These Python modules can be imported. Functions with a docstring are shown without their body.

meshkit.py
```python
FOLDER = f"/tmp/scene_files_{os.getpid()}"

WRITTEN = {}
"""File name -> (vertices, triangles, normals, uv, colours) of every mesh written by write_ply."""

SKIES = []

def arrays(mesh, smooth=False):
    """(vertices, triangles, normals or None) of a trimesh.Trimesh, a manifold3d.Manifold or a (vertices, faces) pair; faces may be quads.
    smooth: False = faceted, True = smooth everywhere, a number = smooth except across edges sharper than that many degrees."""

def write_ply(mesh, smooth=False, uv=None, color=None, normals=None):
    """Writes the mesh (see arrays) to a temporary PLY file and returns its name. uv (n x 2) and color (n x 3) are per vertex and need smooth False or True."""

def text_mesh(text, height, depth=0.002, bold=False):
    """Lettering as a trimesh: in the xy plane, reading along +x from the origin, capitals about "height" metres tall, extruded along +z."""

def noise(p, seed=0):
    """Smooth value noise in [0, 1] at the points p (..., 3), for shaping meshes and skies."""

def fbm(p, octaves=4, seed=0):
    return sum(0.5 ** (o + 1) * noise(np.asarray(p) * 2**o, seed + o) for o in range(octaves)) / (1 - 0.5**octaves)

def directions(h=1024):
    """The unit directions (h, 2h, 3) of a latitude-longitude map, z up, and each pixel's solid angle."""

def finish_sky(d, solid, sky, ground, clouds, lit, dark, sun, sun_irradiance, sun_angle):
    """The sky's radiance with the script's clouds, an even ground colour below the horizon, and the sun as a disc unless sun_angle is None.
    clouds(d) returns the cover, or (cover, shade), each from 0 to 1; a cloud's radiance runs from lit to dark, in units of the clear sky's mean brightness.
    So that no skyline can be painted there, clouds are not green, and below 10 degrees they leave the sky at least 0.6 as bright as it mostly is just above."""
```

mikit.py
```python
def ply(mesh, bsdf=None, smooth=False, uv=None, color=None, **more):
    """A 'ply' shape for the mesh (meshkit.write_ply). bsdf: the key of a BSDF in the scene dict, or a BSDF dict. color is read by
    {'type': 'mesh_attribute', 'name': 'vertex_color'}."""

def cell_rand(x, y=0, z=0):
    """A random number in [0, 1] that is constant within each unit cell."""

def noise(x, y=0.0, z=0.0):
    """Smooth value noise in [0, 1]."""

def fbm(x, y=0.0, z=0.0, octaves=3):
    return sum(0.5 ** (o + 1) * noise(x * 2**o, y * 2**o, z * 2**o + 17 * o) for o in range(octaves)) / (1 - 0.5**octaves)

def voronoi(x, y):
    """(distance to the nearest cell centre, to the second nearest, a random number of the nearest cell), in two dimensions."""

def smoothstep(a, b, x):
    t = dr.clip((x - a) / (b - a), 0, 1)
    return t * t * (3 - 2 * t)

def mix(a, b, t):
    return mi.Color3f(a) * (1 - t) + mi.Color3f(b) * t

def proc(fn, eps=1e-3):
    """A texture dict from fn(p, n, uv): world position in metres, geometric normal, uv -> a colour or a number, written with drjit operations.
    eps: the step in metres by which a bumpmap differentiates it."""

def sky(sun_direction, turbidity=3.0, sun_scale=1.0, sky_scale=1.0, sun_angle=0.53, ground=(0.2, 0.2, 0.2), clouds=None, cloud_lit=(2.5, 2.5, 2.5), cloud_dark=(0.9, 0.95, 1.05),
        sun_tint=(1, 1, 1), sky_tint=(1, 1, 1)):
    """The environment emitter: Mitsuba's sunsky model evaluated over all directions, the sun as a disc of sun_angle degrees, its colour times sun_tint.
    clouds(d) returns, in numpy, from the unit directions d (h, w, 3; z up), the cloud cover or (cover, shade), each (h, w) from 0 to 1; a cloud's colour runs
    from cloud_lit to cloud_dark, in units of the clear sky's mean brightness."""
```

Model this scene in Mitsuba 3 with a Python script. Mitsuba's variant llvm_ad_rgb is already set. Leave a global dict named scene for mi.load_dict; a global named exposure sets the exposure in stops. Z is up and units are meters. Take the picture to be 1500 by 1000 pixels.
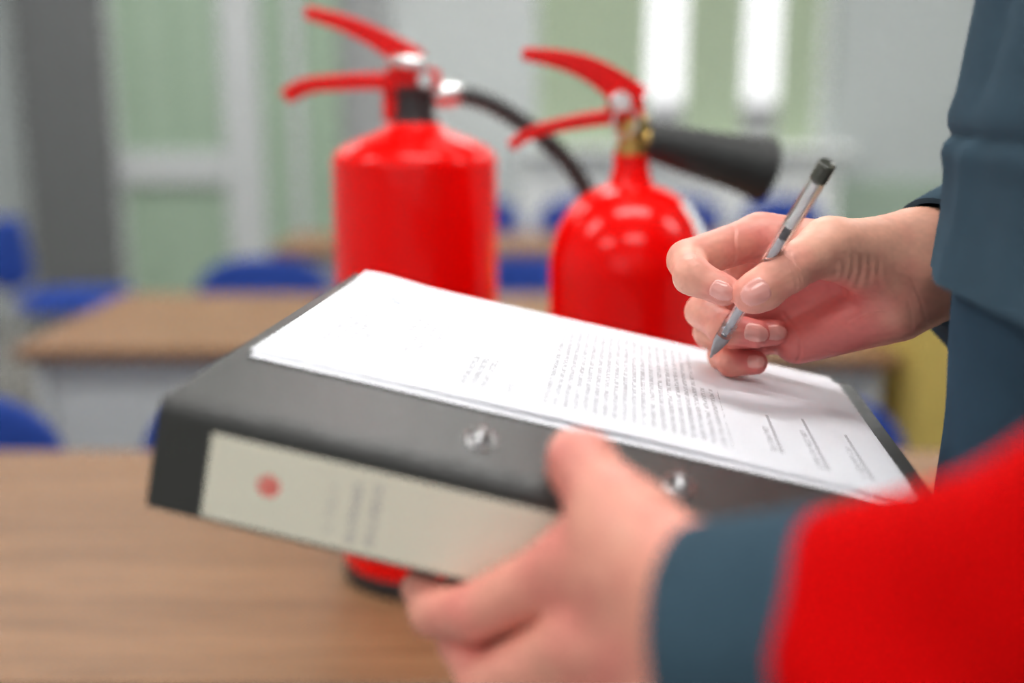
import math, random
import numpy as np, trimesh, manifold3d as m3
import drjit as dr
import mitsuba as mi, mikit, meshkit
from scipy.ndimage import map_coordinates
from shapely.geometry import Polygon, Point
from mikit import noise, fbm, smoothstep, mix, cell_rand
random.seed(7); rng = np.random.default_rng(7)
T = mi.ScalarTransform4f
scene, labels = {}, {}

# ------------------------------------------------------------------ camera, sky, lamps, exposure
F, TH, CAM = 1560.0, math.radians(12.6), np.array([0, 0, 1.22])
FWD = np.array([0, math.cos(TH), -math.sin(TH)]); UP = np.array([0, math.sin(TH), math.cos(TH)]); RT = np.array([1.0, 0, 0])
scene['camera'] = {'type': 'thinlens', 'fov': 2 * math.degrees(math.atan(750 / F)), 'fov_axis': 'x', 'aperture_radius': 0.0088, 'focus_distance': 0.555,
                   'near_clip': 0.02, 'far_clip': 100.0, 'to_world': T().look_at(origin=CAM.tolist(), target=(CAM + FWD).tolist(), up=[0, 0, 1])}
scene['sky'] = mikit.sky([0.3, -0.5, 0.8], sun_scale=0.0, sky_scale=5.0, clouds=lambda d: (np.ones(d.shape[:2]), 0.15 * np.ones(d.shape[:2])), cloud_lit=(2.4, 2.4, 2.4))
LAMP = [15.5, 15.3, 15.0]
LAMP_SPOTS = [(x, y) for y in (-1.35, 0.55, 2.6, 4.6) for x in (-2.0, 0.15, 2.3)]
exposure = 0.42


def lin(r, g, b):
    c = np.array([r, g, b]) / 255.0
    return [float(v) for v in np.where(c <= 0.04045, c / 12.92, ((c + 0.055) / 1.055) ** 2.4)]


def at(px, py, d):
    """world point at depth d (metres along the view axis) measured off the photograph"""
    return CAM + d * (FWD + (px - 750) / F * RT - (py - 500) / F * UP)


def at_y(px, py, Y):
    """world point in the upright plane y = Y"""
    r = FWD + (px - 750) / F * RT - (py - 500) / F * UP
    return CAM + r * (Y / r[1])


# ------------------------------------------------------------------ materials
def mat(name, col, rough=0.5, **kw):
    scene[name] = {'type': 'twosided', 'bsdf': {'type': 'principled', 'base_color': col if isinstance(col, dict) else {'type': 'rgb', 'value': list(col)}, 'roughness': rough, **kw}}
    return name


def bumped(name, inner, fn, scale, eps):
    scene[name] = {'type': 'twosided', 'bsdf': {'type': 'bumpmap', 'arbitrary': mikit.proc(fn, eps), 'scale': scale, 'bsdf': inner}}
    return name


mat('m_wall', lin(184, 190, 190), 0.8)
mat('m_wall_light', lin(200, 205, 205), 0.8)
mat('m_wall_grey', lin(158, 160, 161), 0.8)
mat('m_pillar', lin(104, 106, 107), 0.8)
mat('m_dado', lin(158, 176, 160), 0.7)
mat('m_ceiling', lin(225, 226, 224), 0.9)
mat('m_floor', mikit.proc(lambda p, n, uv: mix((0.20, 0.19, 0.17), (0.26, 0.25, 0.23), fbm(p.x * 40, p.y * 40, 0))), 0.45)
mat('m_white', lin(240, 242, 242), 0.4)
mat('m_panel', lin(196, 199, 200), 0.5)
mat('m_green_pane', mikit.proc(lambda p, n, uv: mix(lin(150, 172, 150), lin(160, 180, 160), noise(p.x * 9, 0, p.z * 0.6))), 0.5)
mat('m_red', [0.90, 0.002, 0.0015], 0.16, specular=0.25)
mat('m_red_handle', [0.72, 0.006, 0.006], 0.35, specular=0.2)
mat('m_black', lin(38, 38, 40), 0.45)
mat('m_rubber', lin(40, 42, 42), 0.55)
mat('m_steel', [0.75, 0.75, 0.75], 0.22, metallic=1.0)
mat('m_chrome', [0.62, 0.62, 0.63], 0.14, metallic=1.0)
mat('m_pen_tip', [0.30, 0.30, 0.31], 0.1, metallic=1.0)
mat('m_brass', [0.62, 0.42, 0.14], 0.32, metallic=1.0)
mat('m_chair_blue', lin(36, 64, 142), 0.85, specular=0.2)
mat('m_yellow', lin(196, 172, 92), 0.5)
mat('m_edge_brown', lin(120, 84, 56), 0.5)


def wood(p, n, uv):
    g = fbm(p.x * 3, p.y * 95, 0, 3) * 0.6 + noise(p.x * 14, p.y * 420, 3) * 0.4
    return mix(lin(118, 85, 57), lin(144, 107, 75), smoothstep(0.25, 0.75, g))


mat('m_wood', mikit.proc(wood), 0.42)


def leather(p, n, uv):
    return fbm(p.x * 900, p.y * 900, p.z * 900, 2)


bumped('m_binder', {'type': 'principled', 'base_color': {'type': 'rgb', 'value': lin(50, 51, 50)}, 'roughness': 0.36, 'specular': 0.5}, leather, 0.0003, 3e-4)
mat('m_sheet_edge', lin(218, 220, 226), 0.6)
mat('m_label_edge', lin(226, 222, 206), 0.6)


def weave(p, n, uv):
    a = dr.sin(uv.x * 6.2832) * dr.sin(uv.y * 6.2832)
    return a * 0.5 + 0.5


def cloth_mat(name, c0, c1):
    tex = mikit.proc(lambda p, n, uv: mix(c0, c1, 0.55 * fbm(p.x * 60, p.y * 60, p.z * 60, 3) + 0.45 * noise(p.x * 900, p.y * 900, p.z * 900)))
    return mat(name, tex, 0.85, specular=0.15)


cloth_mat('m_teal', lin(42, 62, 75), lin(56, 78, 92))
cloth_mat('m_trousers', lin(36, 58, 74), lin(46, 70, 87))
cloth_mat('m_sleeve_red', [0.47, 0.0006, 0.001], [0.55, 0.001, 0.0015])
scene['m_sleeve_red']['bsdf']['specular'] = 0.04
scene['m_skin'] = {'type': 'twosided', 'bsdf': {'type': 'bumpmap', 'arbitrary': mikit.proc(lambda p, n, uv: fbm(p.x * 1500, p.y * 1500, p.z * 1500, 2), 2e-4), 'scale': 0.00022,
                   'bsdf': {'type': 'principled', 'base_color': {'type': 'mesh_attribute', 'name': 'vertex_color'}, 'roughness': 0.42, 'specular': 0.5}}}
mat('m_nail', lin(226, 160, 150), 0.2, specular=0.7)
mat('m_hair', lin(52, 38, 28), 0.5)
mat('m_shoe', lin(30, 28, 28), 0.4)
mat('m_eye', lin(225, 225, 222), 0.15)
scene['m_clear'] = {'type': 'dielectric', 'int_ior': 1.49, 'ext_ior': 1.0}
scene['m_glass'] = {'type': 'thindielectric', 'int_ior': 1.5}
mat('m_refill', lin(190, 194, 200), 0.35)
mat('m_ink', lin(20, 20, 26), 0.3)
mat('m_plug', lin(60, 62, 52), 0.25, specular=0.7)


# ------------------------------------------------------------------ helpers
def add(key, mesh, bsdf, smooth=30, **kw):
    base, i = key, 0
    while key in scene:
        i += 1
        key = f'{base}_{i:03d}'
    scene[key] = mikit.ply(mesh, bsdf, smooth, **kw)
    return key


def lab(key, label=None, category=None, group=None, kind=None):
    e = {}
    if label: e['label'] = label
    if category: e['category'] = category
    if group: e['group'] = group
    if kind: e['kind'] = kind
    labels[key] = e


def struct(key, mesh, bsdf, label):
    add(key, mesh, bsdf, False)
    labels[key] = {'label': label, 'kind': 'structure'}


def rbox(lo, hi, r=0.003):
    lo, hi = np.array(lo, float), np.array(hi, float)
    r = min(r, 0.45 * (hi - lo).min())
    pts = []
    for sx in (0, 1):
        for sy in (0, 1):
            for sz in (0, 1):
                c = np.where([sx, sy, sz], hi - r, lo + r)
                s = np.where([sx, sy, sz], 1, -1)
                for e in range(3):
                    o = np.zeros(3); o[e] = r
                    pts.append(c + s * o)
                pts.append(c + s * r * 0.577)
    return trimesh.convex.convex_hull(np.array(pts))


def cat(*ms):
    return trimesh.util.concatenate([m for m in ms])


def lathe(profile, n=56, loc=(0, 0, 0), axis=None):
    prof = np.array(profile, float)
    a = np.arange(n) * 2 * np.pi / n
    v = np.stack([prof[:, None, 0] * np.cos(a), prof[:, None, 0] * np.sin(a), np.repeat(prof[:, 1:2], n, 1)], -1).reshape(-1, 3)
    i, j = np.meshgrid(np.arange(len(prof) - 1), np.arange(n), indexing='ij')
    q = np.stack([i * n + j, i * n + (j + 1) % n, (i + 1) * n + (j + 1) % n, (i + 1) * n + j], -1).reshape(-1, 4)
    f = np.vstack([q[:, [0, 1, 2]], q[:, [0, 2, 3]]])
    m = trimesh.Trimesh(v, f, process=False)
    m.merge_vertices(); m.update_faces(m.nondegenerate_faces())
    if axis is not None:
        m.apply_transform(trimesh.geometry.align_vectors([0, 0, 1], np.array(axis, float) / np.linalg.norm(axis)))
    m.apply_translation(loc)
    return m


def spline(pts, n):
    from scipy.interpolate import CubicSpline
    pts = np.array(pts, float)
    t = np.r_[0, np.cumsum(np.linalg.norm(np.diff(pts[:, :3], axis=0), axis=1))]
    return CubicSpline(t, pts)(np.linspace(0, t[-1], n))


def tube(points, radii, n=16):
    p = np.array(points, float)
    radii = np.broadcast_to(radii, (len(p),))
    v, f = frames_loft(p, [(r, r) for r in radii], n)
    return trimesh.Trimesh(v, f, process=False)


def frames_loft(p, rr, n, up=(0, 0, 1)):
    t = np.gradient(p, axis=0); t /= np.linalg.norm(t, axis=1, keepdims=True)
    a = np.cross(t, np.array(up, float)); 
    if np.linalg.norm(a, axis=1).min() < 0.15:
        a = np.cross(t, np.array([0.9, 0.3, 0.1]))
    a /= np.linalg.norm(a, axis=1, keepdims=True)
    b = np.cross(t, a)
    ang = np.arange(n) * 2 * np.pi / n
    rr = np.array(rr, float)
    v = p[:, None] + rr[:, None, 0:1] * np.cos(ang)[None, :, None] * a[:, None] + rr[:, None, 1:2] * np.sin(ang)[None, :, None] * b[:, None]
    m = len(p)
    i, j = np.meshgrid(np.arange(m - 1), np.arange(n), indexing='ij')
    q = np.stack([i * n + j, i * n + (j + 1) % n, (i + 1) * n + (j + 1) % n, (i + 1) * n + j], -1).reshape(-1, 4)
    v = v.reshape(-1, 3)
    f = [q[:, [0, 1, 2]], q[:, [0, 2, 3]]]
    k = len(v)
    v = np.vstack([v, p[:1], p[-1:]])
    j = np.arange(n)
    f.append(np.stack([(j + 1) % n, j, np.full(n, k)], 1))
    f.append(np.stack([(m - 1) * n + j, (m - 1) * n + (j + 1) % n, np.full(n, k + 1)], 1))
    f = np.vstack(f)
    # outward orientation
    tm = trimesh.Trimesh(v, f, process=False)
    if tm.volume < 0:
        f = f[:, ::-1]
    return v, f


def plate(poly2, thick, origin, ux, uy, bevel=0.0):
    """a plate: the 2-D outline (metres, along ux and uy from origin) with a thickness centred on its plane"""
    pg = Polygon(poly2).buffer(0)
    if bevel:
        mid = trimesh.creation.extrude_polygon(pg, thick - 2 * bevel, engine='earcut'); mid.apply_translation([0, 0, -thick / 2 + bevel])
        cap = trimesh.creation.extrude_polygon(pg.buffer(-bevel), thick, engine='earcut'); cap.apply_translation([0, 0, -thick / 2])
        m = cat(mid, cap)
    else:
        m = trimesh.creation.extrude_polygon(pg, thick, engine='earcut'); m.apply_translation([0, 0, -thick / 2])
    ux, uy = np.array(ux, float), np.array(uy, float)
    M = np.eye(4); M[:3, 0], M[:3, 1], M[:3, 2], M[:3, 3] = ux, uy, np.cross(ux, uy), origin
    m.apply_transform(M)
    return m


# ------------------------------------------------------------------ room shell
YB, XL, XR, YF, ZC = 6.0, -3.9, 3.6, -3.0, 2.9
W0, W1, WZ0, WZ1 = 0.10, 1.76, 0.99, 2.45          # daylight window in the back wall


def mbox(lo, hi):
    lo, hi = np.array(lo, float), np.array(hi, float)
    return m3.Manifold.cube((hi - lo).tolist()).translate(lo.tolist())


wb = mbox((XL - .2, YB, 0), (XR + .2, YB + .25, ZC)) - mbox((W0, YB - .1, WZ0), (W1, YB + .5, WZ1))
def mtri(m):
    k = m.to_mesh(); return trimesh.Trimesh(k.vert_properties[:, :3], k.tri_verts, process=False)
struct('wall_back', mtri(wb), 'm_wall', 'pale grey back wall of the classroom around the blinds')
struct('wall_left', rbox((XL - .2, YF - .2, 0), (XL, YB, ZC), 0.001), 'm_wall_light', 'light grey wall at the left side of the room')
struct('wall_right', rbox((XR, YF - .2, 0), (XR + .2, YB, ZC), 0.001), 'm_wall', 'grey wall at the right side of the room')
wf = mbox((XL, YF - .2, 0), (XR, YF, ZC))
FW = [(-2.5, -.35), (.15, 2.3)]
for fx0, fx1 in FW: wf = wf - mbox((fx0, YF - .5, 1.0), (fx1, YF + .1, 2.5))
struct('wall_front', mtri(wf), 'm_wall', 'grey wall with two windows behind the viewer')
struct('floor', rbox((XL - .2, YF - .2, -.1), (XR + .2, YB + .25, 0), 0.001), 'm_floor', 'grey speckled floor of the classroom')
struct('ceiling', rbox((XL - .2, YF - .2, ZC), (XR + .2, YB + .25, ZC + .1), 0.001), 'm_ceiling', 'white ceiling above the desks')
# pillar and pier, dado
Xp = lambda px, Y: at_y(px, 210, Y)[0]
struct('trim_1', rbox((Xp(33, 5.7), 5.7, 0), (Xp(160, 5.7), YB, ZC), 0.01), 'm_pillar', 'dark grey pillar at the far left')
struct('trim_2', rbox((Xp(500, 5.85), 5.85, 0), (Xp(572, 5.85), YB, ZC), 0.005), 'm_wall_grey', 'darker grey pier beside the glazed partition')
struct('trim_3', rbox((Xp(572, 5.9), 5.9, 0), (Xp(786, 5.9), YB, ZC), 0.005), 'm_wall_light', 'light grey wall strip left of the window blinds')
struct('trim_4', rbox((Xp(786, 5.97), 5.965, 0), (XR, YB, 0.80), 0.003), 'm_dado', 'green painted dado along the back wall')

# glazed partition with white frame and green panes at the left of the back wall
gp = 'window_2'
labels[gp] = {'label': 'glazed partition with white frame and green panes left of the red extinguishers', 'kind': 'structure'}
Yg = 5.8
gx = [Xp(p, Yg) for p in (152, 177, 330, 386, 430, 446, 500)]
zb0, zb1 = at_y(300, 270, Yg)[2], at_y(300, 220, Yg)[2]
for a, b in ((0, 1), (2, 3), (4, 5)):
    add(gp + '__mullion', rbox((gx[a], Yg - .03, 0), (gx[b], Yg + .05, ZC), 0.006), 'm_panel' if a else 'm_panel', 30)
add(gp + '__transom', rbox((gx[1], Yg - .04, zb0), (gx[2], Yg + .05, zb1), 0.006), 'm_panel', 30)
for a, b in ((1, 2), (3, 4), (5, 6)):
    for z0, z1 in (((0.05, zb0), (zb1, ZC)) if a == 1 else ((0.05, ZC),)):
        add(gp + '__pane', rbox((gx[a], Yg + .005, z0), (gx[b], Yg + .02, z1), 0.002), 'm_green_pane', 30)

# daylight window: frame, panes, sill and the vertical blind
labels['window_1'] = {'label': 'white framed window behind the green vertical blinds', 'kind': 'structure'}
fr = []
for x in (W0, 0.62, 1.18, W1 - .05):
    fr.append(rbox((x, YB + .08, WZ0), (x + .05, YB + .14, WZ1)))
add('window_1__frame', cat(rbox((W0, YB + .08, WZ0), (W1, YB + .14, WZ0 + .05)), rbox((W0, YB + .08, WZ1 - .05), (W1, YB + .14, WZ1)), *fr), 'm_white', 30)
for x0, x1 in ((W0 + .05, .62), (.67, 1.18), (1.23, W1 - .05)):
    p = trimesh.Trimesh([[x0, YB + .11, WZ0 + .05], [x1, YB + .11, WZ0 + .05], [x1, YB + .11, WZ1 - .05], [x0, YB + .11, WZ1 - .05]], [[0, 1, 2], [0, 2, 3]], process=False)
    add('window_1__pane', p, 'm_glass', False)
add('window_1__sill', rbox((W0 - .06, YB - .26, .955), (W1 + .06, YB + .08, .99), .008), 'm_white', 30)
for w_, (fx0, fx1) in enumerate(FW):
    wk = f'window_{3 + w_}'
    labels[wk] = {'label': ('white framed window behind the viewer, on the left', 'white framed window behind the viewer, on the right')[w_], 'kind': 'structure'}
    xm_ = (fx0 + fx1) / 2
    add(wk + '__frame', cat(*[rbox((x, YF - .14, 1.0), (x + .05, YF - .08, 2.5)) for x in (fx0, xm_ - .025, fx1 - .05)], rbox((fx0, YF - .14, 1.0), (fx1, YF - .08, 1.05)), rbox((fx0, YF - .14, 2.45), (fx1, YF - .08, 2.5))), 'm_white', 30)
    for x0, x1 in ((fx0 + .05, xm_ - .025), (xm_ + .025, fx1 - .05)):
        add(wk + '__pane', trimesh.Trimesh([[x0, YF - .11, 1.05], [x1, YF - .11, 1.05], [x1, YF - .11, 2.45], [x0, YF - .11, 2.45]], [[0, 1, 2], [0, 2, 3]], process=False), 'm_glass', False)
bl = 'vertical_blind'
lab(bl, 'pale green vertical blind with two open gaps hanging in front of the window', 'blind')
scene['m_slat'] = {'type': 'blendbsdf', 'weight': 0.22, 'a': {'type': 'twosided', 'bsdf': {'type': 'principled', 'base_color': {'type': 'rgb', 'value': lin(178, 192, 168)}, 'roughness': 0.8}},
                   'b': {'type': 'principledthin', 'base_color': {'type': 'rgb', 'value': lin(190, 204, 176)}, 'roughness': 0.8, 'diff_trans': 1.2}}
add(bl + '__rail', rbox((W0 - .03, YB - .11, WZ1 + .02), (W1 + .02, YB - .07, WZ1 + .06)), 'm_white')
Ys = YB - .09
gaps = [(Xp(945, Ys), Xp(999, Ys)), (Xp(1085, Ys), Xp(1135, Ys))]
edges = [Xp(788, Ys), *gaps[0], *gaps[1], Xp(1192, Ys)]
k = 0
for a, b in ((0, 1), (2, 3), (4, 5)):
    n = max(2, round((edges[b] - edges[a]) / .078))
    w = (edges[b] - edges[a]) / n
    for i in range(n):
        xc = edges[a] + (i + .5) * w
        u = np.linspace(-1, 1, 7)
        prof = [(xc + s * (w * .5 + (.004 if 0 < i < n - 1 else 0)), .006 * (1 - s * s) + (.003 if i % 2 else 0)) for s in u]
        poly = prof + [(x, y + .0012) for x, y in prof[::-1]]
        m = trimesh.creation.extrude_polygon(Polygon(poly), WZ1 + .02 - 1.0, engine='earcut'); m.apply_translation([0, Ys, 1.0])
        add(bl + '__slat', m, 'm_slat', 30)
# radiator under the sill
rad = 'radiator'
lab(rad, 'white panel radiator under the window sill', 'radiator')
add(rad + '__panel', rbox((W0 - .05, YB - .13, .45), (W1 + .02, YB - .09, .93), .006), 'm_white')
for i in range(24):
    x = W0 - .02 + i * (W1 - W0 - .02) / 24
    add(rad + '__rib', rbox((x, YB - .145, .48), (x + .045, YB - .131, .90), .006), 'm_white')
for x in (W0 + .1, W1 - .15):
    for z in (.5, .82):
        add(rad + '__bracket', rbox((x, YB - .09, z), (x + .05, YB - .037, z + .05)), 'm_white')

# ceiling lamps
lamp_frame = cat(rbox((-.62, -.17, -.05), (.62, -.145, 0)), rbox((-.62, .145, -.05), (.62, .17, 0)), rbox((-.62, -.15, -.05), (-.595, .15, 0)), rbox((.595, -.15, -.05), (.62, .15, 0)))
lamp_pane = trimesh.Trimesh([[-.595, -.145, -.03], [.595, -.145, -.03], [.595, .145, -.03], [-.595, .145, -.03]], [[0, 2, 1], [0, 3, 2]], process=False)
fd, pd = mikit.ply(lamp_frame, 'm_white', 30), mikit.ply(lamp_pane, 'm_white', False)
for i, (x, y) in enumerate(LAMP_SPOTS):
    key = 'ceiling_light' + (f'_{i:03d}' if i else '')
    lab(key, 'long white fluorescent ceiling light panel above the desks', 'ceiling light', 'ceiling lights in rows')
    M = T().translate([x, y, ZC])
    scene[key + '__frame'] = {**fd, 'to_world': M}
    scene[key + '__diffuser'] = {**pd, 'to_world': M, 'emitter': {'type': 'area', 'radiance': {'type': 'rgb', 'value': LAMP}}}


# ------------------------------------------------------------------ desks
def desk(key, label, x0, x1, y0, y1, z=0.75, panel='m_panel', group=None):
    lab(key, label, 'desk', group)
    t = .026
    add(key + '__top', rbox((x0, y0, z - t), (x1, y1, z), .004), 'm_wood')
    add(key + '__edge_band', cat(rbox((x0 + .002, y0 - .002, z - t + .002), (x1 - .002, y0 + .004, z - .003), .001)), 'm_edge_brown')
    add(key + '__front_panel', rbox((x0 + .05, y0 + .05, .12), (x1 - .05, y0 + .07, z - t), .003), panel)
    for x in (x0 + .025, x1 - .05):
        add(key + '__side_panel', rbox((x, y0 + .03, 0), (x + .025, y1 - .03, z - t), .003), panel)


desk('desk', 'nearest wooden desk that carries the fire extinguishers', -1.95, 1.25, .80, 1.412)
desk('desk_001', 'wooden desk with white front panel in the second row, left of the extinguishers', -.985, .16, 2.04, 2.66)
desk('desk_002', 'wooden desk with white front panel in the second row, beside the yellow cupboard', .18, .745, 1.98, 2.6)
desk('desk_003', 'far wooden desk glimpsed in the third row behind the extinguishers', -.80, 1.35, 3.5, 3.95)
cb = 'cupboard'
lab(cb, 'low yellow wooden cupboard standing behind the writing hand', 'cupboard')
x0, x1, y0, y1, zt = .762, 1.30, 1.95, 2.45, .86
add(cb + '__body', cat(rbox((x0, y0 + .02, 0), (x0 + .02, y1, zt - .02)), rbox((x1 - .02, y0 + .02, 0), (x1, y1, zt - .02)), rbox((x0 + .02, y1 - .02, .06), (x1 - .02, y1, zt - .02)), rbox((x0 + .02, y0 + .02, .05), (x1 - .02, y1 - .02, .07))), 'm_yellow')
add(cb + '__top', rbox((x0 - .01, y0 - .01, zt - .02), (x1 + .01, y1 + .01, zt)), 'm_yellow')
for a, b in ((x0 + .002, (x0 + x1) / 2 - .002), ((x0 + x1) / 2 + .002, x1 - .002)):
    dk = add(cb + '__door', rbox((a, y0, .06), (b, y0 + .018, zt - .024), .003), 'm_yellow')
    hx = b - .04 if a < 1 else a + .04
    add(dk + '__handle', tube([[hx, y0 - .001, .5], [hx, y0 - .025, .51], [hx, y0 - .025, .59], [hx, y0 - .001, .60]], .005, 10), 'm_steel')


# ------------------------------------------------------------------ chairs
def rounded(w, h, e=3.0, n=48):
    a = np.linspace(0, 2 * np.pi, n, endpoint=False)
    c, s = np.cos(a), np.sin(a)
    return np.stack([w / 2 * np.sign(c) * np.abs(c) ** (2 / e), h / 2 * np.sign(s) * np.abs(s) ** (2 / e)], 1)


def cushion(w, h, t, bend=0.0, e=3.0):
    o = rounded(w, h, e)
    rings, n = [], len(o)
    for s, z in ((.0, -t * .5), (.55, -t * .5), (.9, -t * .45), (1, -t * .2), (1, t * .15), (.94, t * .42), (.6, t * .55), (0.0, t * .6)):
        rings.append(np.c_[o * s, np.full(n, z)])
    v = np.vstack(rings)
    v[:, 2] += bend * (v[:, 0] / (w / 2)) ** 2
    m = len(rings)
    i, j = np.meshgrid(np.arange(m - 1), np.arange(n), indexing='ij')
    q = np.stack([i * n + j, i * n + (j + 1) % n, (i + 1) * n + (j + 1) % n, (i + 1) * n + j], -1).reshape(-1, 4)
    tm = trimesh.Trimesh(v, np.vstack([q[:, [0, 1, 2]], q[:, [0, 2, 3]]]), process=False)
    tm.merge_vertices(); tm.update_faces(tm.nondegenerate_faces())
    return tm


def xf(m, R=None, t=(0, 0, 0)):
    m = m.copy(); M = np.eye(4)
    if R is not None: M[:3, :3] = R
    M[:3, 3] = t
    m.apply_transform(M); return m


# chair faces -y (seat front towards -y); backrest at +y
seat = cushion(.44, .43, .055, -.008); seat.apply_translation([0, 0, .43])
Rb = np.array([[1, 0, 0], [0, 0, 1], [0, 1, 0]], float)
back = cushion(.42, .30, .05, -.03, 2.5)
back = xf(back, np.array([[1, 0, 0], [0, .12, -.993], [0, .993, .12]]), (0, .235, .622))
def leg(sx, sy):
    return tube(spline([[.19 * sx, .15 * sy, .425], [.21 * sx, .20 * sy, .2], [.225 * sx, .235 * sy, .012]], 7), .0115, 10)
bars = cat(tube([[-.19, -.15, .418], [-.19, .15, .418]], .011, 10), tube([[.19, -.15, .418], [.19, .15, .418]], .011, 10), tube([[-.19, 0, .415], [.19, 0, .415]], .011, 10))
supports = [tube(spline([[s * .12, .13, .418], [s * .12, .235, .43], [s * .12, .262, .53], [s * .12, .268, .66]], 14), .011, 10) for s in (-1, 1)]
CH = {'seat': mikit.ply(seat, 'm_chair_blue', 40), 'backrest': mikit.ply(back, 'm_chair_blue', 40), 'seat_frame': mikit.ply(bars, 'm_steel', 40),
      'back_support': mikit.ply(supports[0], 'm_steel', 40), 'back_support_001': mikit.ply(supports[1], 'm_steel', 40)}
for i, (sx, sy) in enumerate(((-1, -1), (1, -1), (1, 1), (-1, 1))):
    CH['leg' + (f'_{i:03d}' if i else '')] = mikit.ply(leg(sx, sy), 'm_steel', 40)
chair_n = 0


def chair(x, y, rot, label, group=None, dz=0.0):
    global chair_n
    key = 'chair' + (f'_{chair_n:03d}' if chair_n else ''); chair_n += 1
    lab(key, label, 'chair', group)
    M = T().translate([x, y, dz]).rotate([0, 0, 1], rot)
    for part, d in CH.items():
        scene[key + '__' + part] = {**d, 'to_world': M}


def back_chair(px, top, Y, rot, label, group=None):
    """a chair whose backrest top is seen at pixel column px; Y of its backrest"""
    p = at_y(px, top, Y)
    a = math.radians(rot)
    chair(p[0] + math.sin(a) * .235, Y - math.cos(a) * .235, rot, label, group)


back_chair(-120, 580, 1.63, 0, 'blue chair back cut by the left edge of the photo just behind the nearest desk')
back_chair(382, 590, 1.63, 0, 'blue chair back half hidden by the binder, just behind the nearest desk')
back_chair(1152, 635, 1.63, 0, 'blue chair back peeking out beside the red sleeve')
back_chair(382, 375, 3.15, 2, 'blue chair with oval back behind the second-row desk, left of the tall extinguisher')
back_chair(775, 380, 3.15, -3, 'blue chair back seen between the two fire extinguishers')
back_chair(700, 270, 5.25, 0, 'far blue chair under the window behind the black hose')
back_chair(850, 270, 5.25, 0, 'far blue chair under the window behind the domed extinguisher')
back_chair(1000, 275, 5.25, 0, 'far blue chair under the window below the black horn')
back_chair(1150, 275, 5.25, 0, 'far blue chair under the window right of the horn, behind the pen')
chair(-1.81, 4.35, 94, 'blue chair with steel legs standing sideways at the far left')

# ------------------------------------------------------------------ fire extinguishers
ZD = 0.75


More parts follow.
